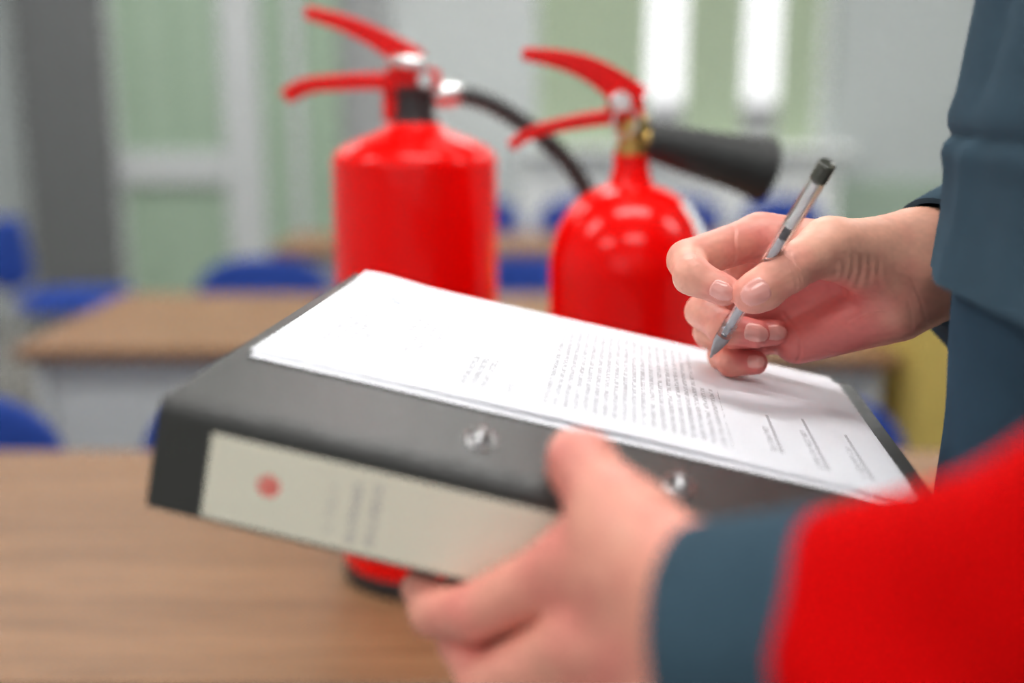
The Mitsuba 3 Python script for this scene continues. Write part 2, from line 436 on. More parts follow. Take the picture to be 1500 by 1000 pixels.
def label_patch(cx, cy, r, a0, a1, z0, z1, n=14):
    a = np.linspace(a0, a1, n)
    v, f = [], []
    for rr in (r + .0002, r + .0008):
        for z in (z0, z1):
            v.append(np.stack([cx + rr * np.cos(a), cy + rr * np.sin(a), np.full(n, z)], 1))
    v = np.vstack(v)
    g = lambda l, i: l * n + i
    for i in range(n - 1):
        for A, B in ((0, 1), (3, 2), (1, 3), (2, 0)):
            f += [[g(A, i), g(A, i + 1), g(B, i + 1)], [g(A, i), g(B, i + 1), g(B, i)]]
    m = trimesh.Trimesh(v, f, process=False)
    return m


def dome(r, z0, z1, rn, n=10):
    a = np.linspace(0, np.pi / 2, n)
    return [(rn + (r - rn) * math.cos(t), z0 + (z1 - z0) * math.sin(t)) for t in a]


def outline(pts, cxy, Y):
    """photo pixels of a part's outline -> metres in the upright plane through the extinguisher's axis"""
    P = np.array([at_y(px, py, Y) for px, py in pts])
    return np.c_[P[:, 0] - cxy, P[:, 2]]


def poly_stroke(pts, widths):
    """outline of a tapering bent bar: centre line pixels and half-widths in pixels"""
    c = spline(np.c_[np.array(pts, float), np.array(widths, float)], 24)
    p, w = c[:, :2], c[:, 2]
    t = np.gradient(p, axis=0); t /= np.linalg.norm(t, axis=1, keepdims=True)
    nrm = np.c_[-t[:, 1], t[:, 0]] * w[:, None]
    return np.vstack([p + nrm, (p - nrm)[::-1]])


# powder extinguisher
Y1 = 1.03
c1 = np.array([at_y(611, 400, Y1)[0], Y1, ZD])
e1 = 'fire_extinguisher'
lab(e1, 'tall red powder fire extinguisher with black collar and hose, left one on the desk', 'fire extinguisher')
R1 = .0785
zs = lambda py, Y: at_y(750, py, Y)[2]
h_seam, h_neck = zs(253, Y1) - ZD, zs(180, Y1) - ZD
prof = [(0, .012), (.055, .012), (.066, .004), (.073, .004), (R1, .014), (R1, h_seam - .004), (R1 - .0008, h_seam - .002), (R1 - .0006, h_seam + .002), (R1, h_seam + .003)]
hs = h_seam + .003
zr = lambda py: zs(py, Y1) - ZD
pf = [(R1, zr(241)), (.0780, zr(234)), (.0762, zr(227)), (.0725, zr(220)), (.0665, zr(213.5)), (.058, zr(207)), (.048, zr(201)), (.038, zr(195.5)), (.030, zr(190)), (.0255, zr(185)), (.0242, zr(181)), (.024, h_neck), (0, h_neck)]
add(e1 + '__cylinder', lathe(prof + pf, 72, c1), 'm_red', 28)
add(e1 + '__base_ring', lathe([(.068, 0), (.0795, 0), (.0805, .003), (.0805, .016), (.0795, .018), (.070, .018), (.068, 0)], 64, c1), 'm_black', 30)
ut = zs(132, Y1) - ZD
add(e1 + '__collar', lathe([(0, h_neck), (.0215, h_neck), (.0215, h_neck + .006), (.019, h_neck + .008), (.0185, ut - .005), (.021, ut - .002), (.021, ut + .003), (0, ut + .003)], 40, c1), 'm_black', 30)
pl1 = lambda pts, th, mt, name, yo=0, bev=.0012: add(e1 + '__' + name, plate(outline(pts, 0, Y1 + yo), th, (0, Y1 + yo, 0), (1, 0, 0), (0, 0, 1), bev), mt, 30)
for s in (-1, 1):   # the valve block's two cheeks
    pl1([(566, 102), (584, 92), (628, 98), (645, 104), (644, 128), (612, 134), (574, 132)], .005, 'm_red_handle', 'bracket', s * .013)
add(e1 + '__valve', lathe([(0, ut), (.0125, ut), (.0125, ut + .018), (.008, ut + .022), (.008, ut + .032), (0, ut + .034)], 32, c1), 'm_steel', 30)
low = spline(np.array([at_y(x, y, Y1) for x, y in ((600, 119), (540, 119), (480, 122), (446, 127), (420, 143))]), 24)
hi_ = spline(np.array([at_y(x, y, Y1) for x, y in ((612, 92), (590, 78), (545, 52), (500, 33), (450, 19))]), 24)


def channel(c, w, t, side):
    """a pressed-steel lever: U-shaped channel along a centre line in the x-z plane"""
    tg = np.gradient(c, axis=0); tg /= np.linalg.norm(tg, axis=1, keepdims=True)
    nz = np.cross(tg, [0, 1, 0]); nz *= np.sign(nz[:, 2:3] + 1e-9)
    w = np.broadcast_to(w, (len(c),)); t = np.broadcast_to(t, (len(c),))
    sec = [(-1, -.5), (-1, .3), (-.8, .5), (.8, .5), (1, .3), (1, -.5), (.82, -.5), (.82, .18), (-.82, .18), (-.82, -.5)]
    rings = [np.stack([c + (a * w)[:, None] * np.array([0, 1, 0]) + (b * t * side)[:, None] * nz], 0)[0] for a, b in sec]
    n, m = len(sec), len(c)
    v = np.stack(rings, 1).reshape(-1, 3)
    i, j = np.meshgrid(np.arange(m - 1), np.arange(n), indexing='ij')
    q = np.stack([i * n + j, i * n + (j + 1) % n, (i + 1) * n + (j + 1) % n, (i + 1) * n + j], -1).reshape(-1, 4)
    capt = np.array([(0, 1, 9), (1, 8, 9), (1, 2, 8), (2, 3, 8), (3, 7, 8), (3, 4, 7), (4, 5, 7), (5, 6, 7)])
    f = np.vstack([q[:, [0, 1, 2]], q[:, [0, 2, 3]], capt[:, ::-1], capt + (m - 1) * n])
    tm = trimesh.Trimesh(v, f, process=False)
    trimesh.repair.fix_normals(tm)
    return tm


add(e1 + '__carrying_handle', channel(low, np.linspace(.0125, .0115, 24), np.linspace(.016, .013, 24), 1), 'm_red_handle', 35)
add(e1 + '__squeeze_lever', channel(hi_, np.linspace(.0105, .0125, 24), np.linspace(.024, .011, 24), 1), 'm_red_handle', 35)
g = at_y(626, 118, Y1)
add(e1 + '__gauge', lathe([(0, 0), (.0068, 0), (.0075, .002), (.0075, .006), (.0065, .008), (0, .008)], 32, g + [0, -.016, 0], (0, -1, 0)), 'm_steel', 30)
pn = at_y(600, 95, Y1)
add(e1 + '__safety_pin', cat(tube(spline([pn + [-.019, -.011, .001], pn + [-.012, -.013, .002], pn + [.012, -.013, -.001], pn + [.020, -.011, -.003]], 9), [.003, .0065, .008, .008, .008, .008, .008, .0065, .003], 16), tube([pn + [0, -.03, 0], pn + [0, .025, 0]], .002, 8)), 'm_steel', 30)
ta = at_y(572, 152, Y1)
add(e1 + '__seal_tag', plate([(-.006, -.016), (.006, -.016), (.007, .014), (-.006, .016)], .003, ta + [0, -.008, 0], (1, 0, 0), (0, 0, 1)), 'm_red_handle', 30)
# hose
h0 = at_y(636, 138, Y1)
add(e1 + '__hose_nut', lathe([(0, 0), (.011, 0), (.012, .002), (.012, .016), (.0105, .019), (.009, .026), (0, .026)], 6 * 4, h0, (1, 0, .02)), 'm_steel', 30)
hp = [at_y(636, 138, Y1), at_y(672, 139, Y1), at_y(712, 149, Y1), at_y(756, 174, Y1 + .005), at_y(800, 205, Y1 + .01), at_y(838, 245, Y1 + .015), at_y(866, 300, Y1 + .02), at_y(882, 380, Y1 + .025), at_y(885, 480, Y1 + .03), at_y(868, 590, Y1 + .05)]
hz = spline(np.array(hp), 60)
hose = add(e1 + '__hose', tube(hz, .0085, 16), 'm_rubber', 40)
dn = hz[-1] - hz[-3]; dn /= np.linalg.norm(dn)
add(hose + '__nozzle', lathe([(0, 0), (.0105, 0), (.012, .004), (.012, .03), (.008, .06), (.0075, .075), (.005, .075), (.005, .06), (0, .058)], 24, hz[-1] - dn * .01, dn), 'm_black', 30)

# carbon dioxide extinguisher
Y2 = .925
c2 = np.array([at_y(921, 400, Y2)[0], Y2, ZD])
e2 = 'fire_extinguisher_001'
lab(e2, 'red domed fire extinguisher with brass valve and black horn, right one on the desk', 'fire extinguisher')
R2 = .0700
z2 = lambda py: zs(py, Y2) - ZD
prof = [(0, .014), (.04, .012), (.060, .002), (.066, .002), (R2, .012), (R2, z2(395))] + [(max(.017, R2 * math.cos(t) ** .82), z2(395) + (z2(268) - z2(395)) * math.sin(t)) for t in np.linspace(.1, 1.36, 16)]
prof += [(.0165, z2(255)), (.0150, z2(243)), (.0150, z2(232)), (.0165, z2(230)), (.0165, z2(226)), (0, z2(226))]
add(e2 + '__cylinder', lathe(prof, 72, c2), 'm_red', 35)
add(e2 + '__base_ring', lathe([(.060, 0), (.0705, 0), (.0715, .003), (.0715, .014), (.0705, .016), (.062, .016), (.060, 0)], 64, c2), 'm_black', 30)
dz_, dr_ = z2(395), z2(268) - z2(395)
tt = np.linspace(.42, .92, 8); an = np.linspace(-.62, .25, 14)
pr = [np.array([R2 * math.cos(t) ** .82, dz_ + dr_ * math.sin(t)]) for t in tt]
lv = np.array([[[c2[0] + (r + o) * math.cos(a), c2[1] + (r + o) * math.sin(a), ZD + z + o] for a in an] for o in (.0003, .0008) for r, z in pr])
lv = lv.reshape(2, 8, 14, 3); gi = np.arange(2 * 8 * 14).reshape(2, 8, 14); qs = []
for l in (0, 1):
    q_ = np.stack([gi[l, :-1, :-1], gi[l, :-1, 1:], gi[l, 1:, 1:], gi[l, 1:, :-1]], -1).reshape(-1, 4)
    qs.append(q_ if l else q_[:, ::-1])
rim = lambda l: np.r_[gi[l, 0, :], gi[l, 1:, -1], gi[l, -1, -2::-1], gi[l, -2:0:-1, 0]]
qs.append(np.stack([rim(0), np.roll(rim(0), -1), np.roll(rim(1), -1), rim(1)], 1))
q_ = np.vstack(qs)
lm = trimesh.Trimesh(lv.reshape(-1, 3), np.vstack([q_[:, [0, 1, 2]], q_[:, [0, 2, 3]]]), process=False); trimesh.repair.fix_normals(lm)
add(e2 + '__notice', lm, 'm_white', 40)
vb = z2(226)
add(e2 + '__valve', cat(lathe([(0, vb), (.0145, vb), (.0145, vb + .006), (.0118, vb + .008), (.0118, vb + .014), (.0138, vb + .016), (.0138, vb + .030), (.0105, vb + .034), (.0105, vb + .046), (0, vb + .048)], 6 * 6, c2),
    tube([c2 + [0, 0, at_y(946, 203, Y2)[2] - ZD], at_y(950, 204, Y2)], .0095, 20)), 'm_brass', 30)
pl2 = lambda pts, th, mt, name, yo=0, bev=.001: add(e2 + '__' + name, plate(outline(pts, 0, Y2 + yo), th, (0, Y2 + yo, 0), (1, 0, 0), (0, 0, 1), bev), mt, 30)
low = spline(np.array([at_y(x, y, Y2) for x, y in ((908, 170), (868, 174), (820, 183), (786, 192), (748, 215))]), 24)
hi_ = spline(np.array([at_y(x, y, Y2) for x, y in ((932, 150), (900, 124), (862, 101), (815, 86), (765, 79))]), 24)
add(e2 + '__carrying_handle', channel(low, np.linspace(.011, .010, 24), np.linspace(.013, .009, 24), 1), 'm_red_handle', 35)
add(e2 + '__squeeze_lever', channel(hi_, np.linspace(.010, .011, 24), np.linspace(.028, .009, 24), 1), 'm_red_handle', 35)
for s in (-1, 1):
    pl2([(888, 140), (912, 128), (942, 142), (942, 170), (926, 176), (892, 178)], .003, 'm_red_handle', 'bracket', s * .0125)
pp = at_y(906, 150, Y2)
add(e2 + '__safety_pin', cat(lathe([(0, 0), (.008, 0), (.009, .002), (.009, .006), (.007, .008), (0, .008)], 24, pp + [0, -.0145, 0], (0, -1, 0)), tube([pp + [0, -.016, 0], pp + [0, .022, 0]], .0025, 8),
    tube([pp + [.004 + .010 * math.cos(a), -.019, -.016 + .012 * math.sin(a)] for a in np.linspace(1.5, 7.7, 20)], .0013, 6)), 'm_steel', 30)
ha, hb = at_y(946, 205, Y2), at_y(1112, 247, Y2 + .02)
ax = (hb - ha); Lh = np.linalg.norm(ax); ax /= Lh
horn = add(e2 + '__horn', lathe([(0, 0), (.0145, 0), (.0160, .003), (.0160, .010), (.0170, .014), (.0205, Lh * .45), (.0240, Lh * .8), (.0265, Lh * .97), (.0285, Lh), (.0285, Lh + .006), (.0265, Lh + .007), (.025, Lh), (.021, Lh * .75), (.012, Lh * .2), (0, Lh * .18)], 48, ha, ax), 'm_rubber', 35)

# ------------------------------------------------------------------ ring binder and documents
BO = np.array([-0.1317, 0.3843, 1.1132])
BM = np.array([[0.9735, 0.1111, 0.2], [-0.1074, 0.9938, -0.029], [-0.202, 0.0067, 0.9794]])
BM, _ = np.linalg.qr(BM); BM *= np.sign(np.diag(BM))


def loc(p):
    return np.asarray(p, float) / 1000 @ BM.T + BO


def tob(m):
    m = m.copy(); m.vertices = loc(m.vertices); return m


TB, LB, WB = 47.0, 318.0, 286.0
bd = 'ring_binder'
lab(bd, 'black ring binder with cream spine label, held flat under the documents', 'ring binder')
add(bd + '__cover', tob(cat(rbox((0, 6.5, -2.6), (LB, WB, 0), .8))), 'm_binder', 40)
add(bd + '__cover', tob(cat(rbox((0, 5, -TB), (LB, WB, -TB + 2.6), .8))), 'm_binder', 40)
# spine: rounded at both long edges
def arc(cx, cz, r, a0, a1, n=9):
    return [(cx + r * math.cos(t), cz + r * math.sin(t)) for t in np.linspace(a0, a1, n)]
sp = arc(6.5, -6.5, 6.5, math.pi / 2, math.pi) + arc(5.0, -TB + 5.0, 5.0, math.pi, 1.5 * math.pi) + arc(5.0, -TB + 5.0, 2.4, 1.5 * math.pi, math.pi) + arc(6.5, -6.5, 3.9, math.pi, math.pi / 2)
spm = trimesh.creation.extrude_polygon(Polygon(sp), LB, engine='earcut')
v = spm.vertices.copy(); spm.vertices = np.c_[v[:, 2], v[:, 0], v[:, 1]]; trimesh.repair.fix_normals(spm)
add(bd + '__spine', tob(spm), 'm_binder', 40)
add(bd + '__inner_pages', tob(rbox((10, 30, -40), (307, 240, -8), .5)), 'm_sheet_edge', 30)
add(bd + '__arch_mechanism', tob(cat(rbox((60, 8, -TB + 2.7), (258, 62, -TB + 4.2), .5), tube([[118.7, 20, -TB + 4], [118.7, 20, -8], [118.7, 32, -3.6]], 1.6, 10), tube([[198.7, 20, -TB + 4], [198.7, 20, -8], [198.7, 32, -3.6]], 1.6, 10))), 'm_chrome', 30)
for x in (118.7, 198.7):
    a = np.linspace(0, 2 * np.pi, 40, endpoint=False)
    o = np.stack([6.5 * np.sign(np.cos(a)) * np.abs(np.cos(a)) ** .8, 11.5 * np.sin(a)], 1)
    ring = [(.86, .0), (1.0, .25), (.98, .8), (.88, 1.2), (.76, 1.0), (.70, .1), (.69, -.6)]
    v = np.vstack([np.c_[o * s, np.full(40, z)] for s, z in ring])
    i, j = np.meshgrid(np.arange(len(ring) - 1), np.arange(40), indexing='ij')
    q = np.stack([i * 40 + j, i * 40 + (j + 1) % 40, (i + 1) * 40 + (j + 1) % 40, (i + 1) * 40 + j], -1).reshape(-1, 4)
    em = trimesh.Trimesh(v, np.vstack([q[:, [0, 1, 2]], q[:, [0, 2, 3]]]), process=False); em.apply_translation([x, 33, 0])
    ek = add(bd + '__ring_eyelet', tob(em), 'm_chrome', 40)
    labels[ek] = {'label': 'chrome ring eyelet in the cover'}
    b = spline([[x, 24.5, .5], [x, 27, 2.6], [x, 32, 3.6], [x, 38, 2.6], [x, 41, .5]], 12)
    add(ek + '__ring', tob(tube(b, 2.2, 12)), 'm_chrome', 40)


def dark_text(u, v, pitch, cap, seed, density=0.6):
    """rows of small dark marks: u along the row, v across the rows, in millimetres"""
    row = dr.floor(v / pitch); t = v / pitch - row
    word = noise(u * 0.16 + row * 7.3, row * 3.1 + seed, 0)
    ink = smoothstep(.25, .6, noise(u * 1.1, row * 5.7 + seed, t * 3))
    return dr.select((t < cap) & (word > 1 - density - .15), ink, 0.0)


def inv_local(p):
    q = (p - mi.Point3f(*[float(x) for x in BO])) * 1000
    M = BM
    return [float(M[0, k]) * q.x + float(M[1, k]) * q.y + float(M[2, k]) * q.z for k in range(3)]


def inb(x, a, b):
    return (x > a) & (x < b)


def print_page(p, n, uv):
    X, Y, Z = inv_local(p)
    k = mi.Float(0.0)
    sel = lambda c, t: dr.select(c, t, 0.0)
    end = 100 + 20 * cell_rand(dr.floor(X / 4.6), 3)
    k = dr.maximum(k, sel(inb(X, 136, 214) & inb(Y, 96, 262), dark_text(Y, X, 4.6, .5, 1, .75) * .55))
    k = dr.maximum(k, sel(inb(X, 216, 226) & inb(Y, 94, 190), dark_text(Y, X, 4.6, .5, 9, .7) * .5))
    k = dr.maximum(k, sel(inb(X, 97, 111) & inb(Y, 98, 150), dark_text(Y, X, 4.7, .62, 2, .9) * .55))
    k = dr.maximum(k, sel(inb(X, 118, 124) & inb(Y, 98, 116), dark_text(Y, X, 6, .5, 4, .8) * .45))
    k = dr.maximum(k, sel(inb(X, 56, 78) & inb(Y, 118, 200), dark_text(Y, X, 5.4, .45, 5, .55) * .35))
    k = dr.maximum(k, sel(inb(X, 24, 48) & inb(Y, 112, 182), dark_text(Y, X, 5.4, .5, 6, .6) * .38))
    for x, y0, y1 in ((248.5, 104, 164), (268, 94, 172), (288, 94, 160)):
        k = dr.maximum(k, sel(inb(X, x, x + 1.6) & inb(Y, y0, y1), mi.Float(.62)))
        k = dr.maximum(k, sel(inb(X, x - 4.2, x) & inb(Y, y0, y1 - 22), dark_text(Y, X - x + 4.2, 4.2, .7, x, .8) * .5))
    c = mix(lin(222, 224, 230), lin(60, 62, 74), k * .75)
    lg = sel(inb(X, 32, 47) & inb(Y, 222, 244), smoothstep(.35, .6, noise(X * .4, Y * .4, 1)) * .4)
    return mix(c, lin(90, 110, 170), lg)


mat('m_print', mikit.proc(print_page), 0.62, specular=0.35)


def sheet(x0, x1, y0, y1, z, lift, seed, bsdf, key, label):
    """one sheet of paper: a thin slightly waved grid with thickness"""
    nx, ny = 60, 44
    X, Yg_ = np.meshgrid(np.linspace(x0, x1, nx), np.linspace(y0, y1, ny), indexing='ij')
    u, w = (X - x0) / (x1 - x0), (Yg_ - y0) / (y1 - y0)
    Z = z + lift(u, w)
    top = np.stack([X, Yg_, Z], -1).reshape(-1, 3); bot = top - [0, 0, .1]
    id_ = np.arange(nx * ny).reshape(nx, ny)
    q = np.stack([id_[:-1, :-1], id_[1:, :-1], id_[1:, 1:], id_[:-1, 1:]], -1).reshape(-1, 4)
    N = nx * ny
    rim = np.r_[id_[:, 0], id_[-1, 1:], id_[-2::-1, -1], id_[0, -2:0:-1]]
    r2 = np.roll(rim, -1)
    qs = np.stack([rim + N, r2 + N, r2, rim], 1)
    fq = np.vstack([q, q[:, ::-1] + N, qs])
    tm = trimesh.Trimesh(np.vstack([top, bot]), np.vstack([fq[:, [0, 1, 2]], fq[:, [0, 2, 3]]]), process=False)
    add(key, tob(tm), bsdf, 35)
    lab(key, label, 'paper')


def corner_lift(u, w):
    return 2.2 * np.exp(-((u - .04) ** 2 / .006 + (w - 1.0) ** 2 / .01)) + .8 * np.exp(-((u - .5) ** 2 / .05 + w ** 2 / .02))


for i, (dx, dy) in enumerate(((3.0, -1.2), (1.2, -2.2))):
    sheet(8 + dx, 305 + dx, 71 + dy, 281 + dy, .3 + i * .35, lambda u, w: .12 * np.sin(u * 5 + i) + .1, i, 'm_sheet_edge', 'document_page' + (f'_{i:03d}' if i else ''),
          ('white sheet at the bottom of the stack lying on the binder', 'white sheet second from the bottom, edge showing towards the spine')[i])
sheet(7, 304, 76, 286, 1.5, corner_lift, 5, 'm_print', 'document_page_002', 'printed white document page on top, lying on the black binder')

# spine label with emblem and three lines of text


def print_label(p, n, uv):
    X, Y, Z = inv_local(p)
    sel = lambda c, t: dr.select(c, t, 0.0)
    k = mi.Float(0.0)
    for x, z0, z1, s in ((69.5, -38, -18, 1), (78.5, -40, -15, 2), (86.0, -40, -14, 3)):
        k = dr.maximum(k, sel(inb(X, x, x + 3.4) & inb(Z, z0, z1), smoothstep(.2, .55, noise(Z * 1.0, X * .9 + s * 9, s)) * (.34 if s > 1 else .16)))
    r = dr.sqrt(dr.square(X - 46.3) + dr.square(Z + 25))
    em = sel(r < 4.4, dr.select(noise(X * .9, Z * .9, 2) > .3, mi.Float(.85), mi.Float(.3)))
    c = mix(lin(222, 219, 202), lin(70, 70, 110), k)
    return mix(c, lin(222, 40, 40), em)


mat('m_label_print', mikit.proc(print_label), 0.5)
sl = bd + '__spine_label'
add(sl, tob(rbox((22, -.7, -43.5), (212, .3, -9.5), .25)), 'm_label_print', 30)
labels[sl] = {'label': 'cream spine label with small red emblem and dark text'}
fh = lathe([(9.5, 0), (12, 0), (12.5, .8), (11.5, 1.4), (10, 1.2), (9.5, 0)], 32, (262, 0, -24), (0, -1, 0))
fk = add(bd + '__finger_ring', tob(fh), 'm_chrome', 30)

# ------------------------------------------------------------------ person: signed distances turned into meshes


def rc(p, a, b, ra, rb):
    """round cone"""
    ba = b - a; l2 = ba @ ba; rr = ra - rb; a2 = l2 - rr * rr; il2 = 1 / l2
    pa = p - a; y = pa @ ba; z = y - l2
    x2 = ((pa * l2 - y[..., None] * ba) ** 2).sum(-1)
    y2, z2 = y * y * l2, z * z * l2
    k = np.sign(rr) * rr * rr * x2
    d = (np.sqrt(x2 * a2 * il2) + y * rr) * il2 - ra
    d = np.where(np.sign(z) * a2 * z2 > k, np.sqrt(x2 + z2) * il2 - rb, d)
    return np.where(np.sign(y) * a2 * y2 < k, np.sqrt(x2 + y2) * il2 - ra, d)


def ell(p, c, r, R=None):
    q = p - c
    if R is not None: q = q @ R
    k0 = np.sqrt(((q / r) ** 2).sum(-1)); k1 = np.sqrt(((q / (np.array(r) ** 2)) ** 2).sum(-1))
    return np.where(k1 > 0, k0 * (k0 - 1) / np.maximum(k1, 1e-9), -min(r))


def smin(a, b, k):
    h = np.maximum(k - np.abs(a - b), 0) / k
    return np.minimum(a, b) - h * h * k * .25


def surface(fn, lo, hi, h, project=2):
    """naive surface nets of fn < 0 on a grid of step h"""
    lo, hi = np.array(lo, float), np.array(hi, float)
    n = np.ceil((hi - lo) / h).astype(int) + 1
    ax = [lo[k] + h * np.arange(n[k]) for k in range(3)]
    D = np.empty(n, np.float32)
    for i0 in range(0, n[0], 16):
        g = np.stack(np.meshgrid(ax[0][i0:i0 + 16], ax[1], ax[2], indexing='ij'), -1)
        D[i0:i0 + 16] = fn(g)
    for k in range(3):
        for e in (0, -1):
            i = [slice(None)] * 3; i[k] = e
            D[tuple(i)] = np.maximum(D[tuple(i)], .2 * h)
    S = D < 0
    c = np.zeros(np.array(n) - 1, np.int8)
    off = [(a, b, d) for a in (0, 1) for b in (0, 1) for d in (0, 1)]
    sl = lambda A, o: A[o[0]:A.shape[0] - 1 + o[0], o[1]:A.shape[1] - 1 + o[1], o[2]:A.shape[2] - 1 + o[2]]
    for o in off: c += sl(S, o)
    act = (c > 0) & (c < 8)
    idx = np.full(act.shape, -1, np.int64)
    cells = np.argwhere(act); idx[act] = np.arange(len(cells))
    acc, cnt = np.zeros((len(cells), 3)), np.zeros(len(cells))
    for o in off:
        for k in range(3):
            if o[k] == 0:
                o2 = list(o); o2[k] = 1
                i0 = cells + np.array(o); i1 = cells + np.array(o2)
                d0, d1 = D[tuple(i0.T)], D[tuple(i1.T)]
                m = (d0 < 0) != (d1 < 0)
                t = np.where(m, d0 / np.where(m, d0 - d1, 1), 0)
                q = np.repeat(np.array(o, float)[None], len(cells), 0); q[:, k] = t
                acc[m] += q[m]; cnt[m] += 1
    v = lo + h * (cells + acc / cnt[:, None])
    quads = []
    for k in range(3):
        a, b = (k + 1) % 3, (k + 2) % 3
        s0 = [slice(1, -1)] * 3; s0[k] = slice(0, -1); s1 = list(s0); s1[k] = slice(1, None)
        A, B = S[tuple(s0)], S[tuple(s1)]
        e = np.argwhere(A != B); 
        base = e.copy(); base[:, a] += 1; base[:, b] += 1
        flip = A[A != B]
        def cell(da, db):
            q = base.copy(); q[:, a] -= da; q[:, b] -= db
            return idx[tuple(q.T)]
        q = np.stack([cell(1, 1), cell(0, 1), cell(0, 0), cell(1, 0)], 1)
        q[~flip] = q[~flip][:, ::-1]
        quads.append(q)
    q = np.vstack(quads)
    q = q[(q >= 0).all(1)]
    for _ in range(project):
        co = ((v - lo) / h).T
        d = map_coordinates(D, co, order=1)
        g = np.stack([map_coordinates(D, co + .6 * np.eye(3)[k][:, None], order=1) - map_coordinates(D, co - .6 * np.eye(3)[k][:, None], order=1) for k in range(3)], 1)
        g /= np.linalg.norm(g, axis=1, keepdims=True) + 1e-9
        v = v - g * np.clip(d, -h, h)[:, None] * .8
    tm = trimesh.Trimesh(v, np.vstack([q[:, [0, 1, 2]], q[:, [0, 2, 3]]]), process=False)
    return tm, g


MM = 1000.0


def A(px, py, d):
    return at(px, py, d) * MM


# right hand (pixels and depths read off the photograph; radii in millimetres)
J = {'wrist_a': A(1372, 362, .588), 'wrist_b': A(1372, 414, .588),
     'i0': A(1312, 366, .585), 'm0': A(1318, 398, .590), 'r0': A(1318, 424, .591), 'p0': A(1314, 450, .590),
     'iM': A(1112, 346, .592), 'iP': A(1007, 381, .570), 'iD': A(1014, 404, .547), 'iT': A(1060, 425, .541),
     'mM': A(1138, 392, .602), 'mP': A(1030, 456, .604), 'mD': A(1060, 479, .580), 'mT': A(1106, 489, .577),
     'rM': A(1152, 440, .608), 'rP': A(1040, 486, .614), 'rD': A(1084, 487, .594), 'rT': A(1134, 487, .590),
     'pM': A(1152, 484, .612), 'pP': A(1058, 520, .618), 'pD': A(1071, 531, .600), 'pT': A(1107, 531, .596),
     'tC': A(1325, 354, .580), 'tM': A(1214, 360, .556), 'tP': A(1152, 396, .536), 'tT': A(1101, 431, .534)}
EL = np.array([430.0, 715.0, 1105.0])       # right elbow


def rhand(p):
    J_ = J
    palm = smin(rc(p, J_['i0'], J_['iM'], 13, 11.5), rc(p, J_['m0'], J_['mM'], 13, 11.5), 8)
    palm = smin(palm, rc(p, J_['r0'], J_['rM'], 13, 11), 8)
    palm = smin(palm, rc(p, J_['p0'], J_['pM'], 13.5, 10), 8)
    palm = smin(palm, rc(p, A(1312, 462, .578), A(1168, 503, .598), 14, 11.5), 14)           # heel of the hand
    thumb0 = smin(rc(p, J_['tC'], J_['tM'], 14, 13.5), rc(p, A(1318, 408, .575), A(1232, 378, .561), 17, 13.0), 10)
    palm = smin(palm, thumb0, 14)
    palm = smin(palm, rc(p, A(1214, 362, .574), A(1140, 352, .586), 10, 9), 12)            # web between thumb and forefinger
    palm = smin(palm, rc(p, A(1122, 374, .611), A(1068, 400, .608), 10, 8.5), 8)
    w = smin(rc(p, J_['wrist_a'], EL, 20.5, 30), rc(p, J_['wrist_b'], EL, 20.0, 30), 22)
    palm = smin(palm, w, 22)
    th = smin(rc(p, J_['tM'], J_['tP'], 13.2, 11.4), rc(p, J_['tP'], J_['tT'], 11.0, 9.6), 5)
    th = smin(th, ell(p, J_['tP'] * .25 + J_['tT'] * .75 + np.array([1.0, 1.5, -2.0]), [11.5, 10.2, 10.0]), 4)
    d = smin(palm, th, 9)
    fingers = []
    for f, r in (('i', (11.8, 10.6, 9.3, 8.2)), ('m', (11, 9.8, 8.7, 7.8)), ('r', (10.4, 9.2, 8.2, 7.4)), ('p', (9.2, 8.2, 7.3, 6.6))):
        a = rc(p, J_[f + 'M'], J_[f + 'P'], r[0], r[1])
        b = smin(rc(p, J_[f + 'P'], J_[f + 'D'], r[1], r[2]), rc(p, J_[f + 'D'], J_[f + 'T'], r[2], r[3]), 4)
        fingers.append((a, smin(a, b, 2.5)))
    for a, full in fingers:
        d = smin(d, a, 5) if False else d
    base = d
    for a, full in fingers:
        base = np.minimum(base, smin(d, a, 7))
    for a, full in fingers:
        base = smin(base, full, 1.2)
    return base


def sdf_grad(fn, p, e=.3):
    g = np.stack([fn(p + e * np.eye(3)[k]) - fn(p - e * np.eye(3)[k]) for k in range(3)], -1)
    return g / (np.linalg.norm(g, axis=-1, keepdims=True) + 1e-9)


def crease(v, n, c, axis, r, depth, width, wob=.5, seed=0):
    q = v - c
    ax_ = axis / np.linalg.norm(axis)
    t = q @ ax_
    near = np.exp(-(np.linalg.norm(q, axis=1) / r) ** 4)
    t = t + wob * np.sin(q @ np.array([.31, .23, .37]) + seed)
    return -depth * near * np.exp(-(t / width) ** 2)


def right_hand_mesh():
    pts = np.array([J[k] for k in J])
    lo, hi = pts.min(0) - 24, pts.max(0) + 24
    hi[0] = A(1372, 400, .588)[0] + 46
    tm, g = surface(rhand, lo, hi, 0.95)
    return tm, g


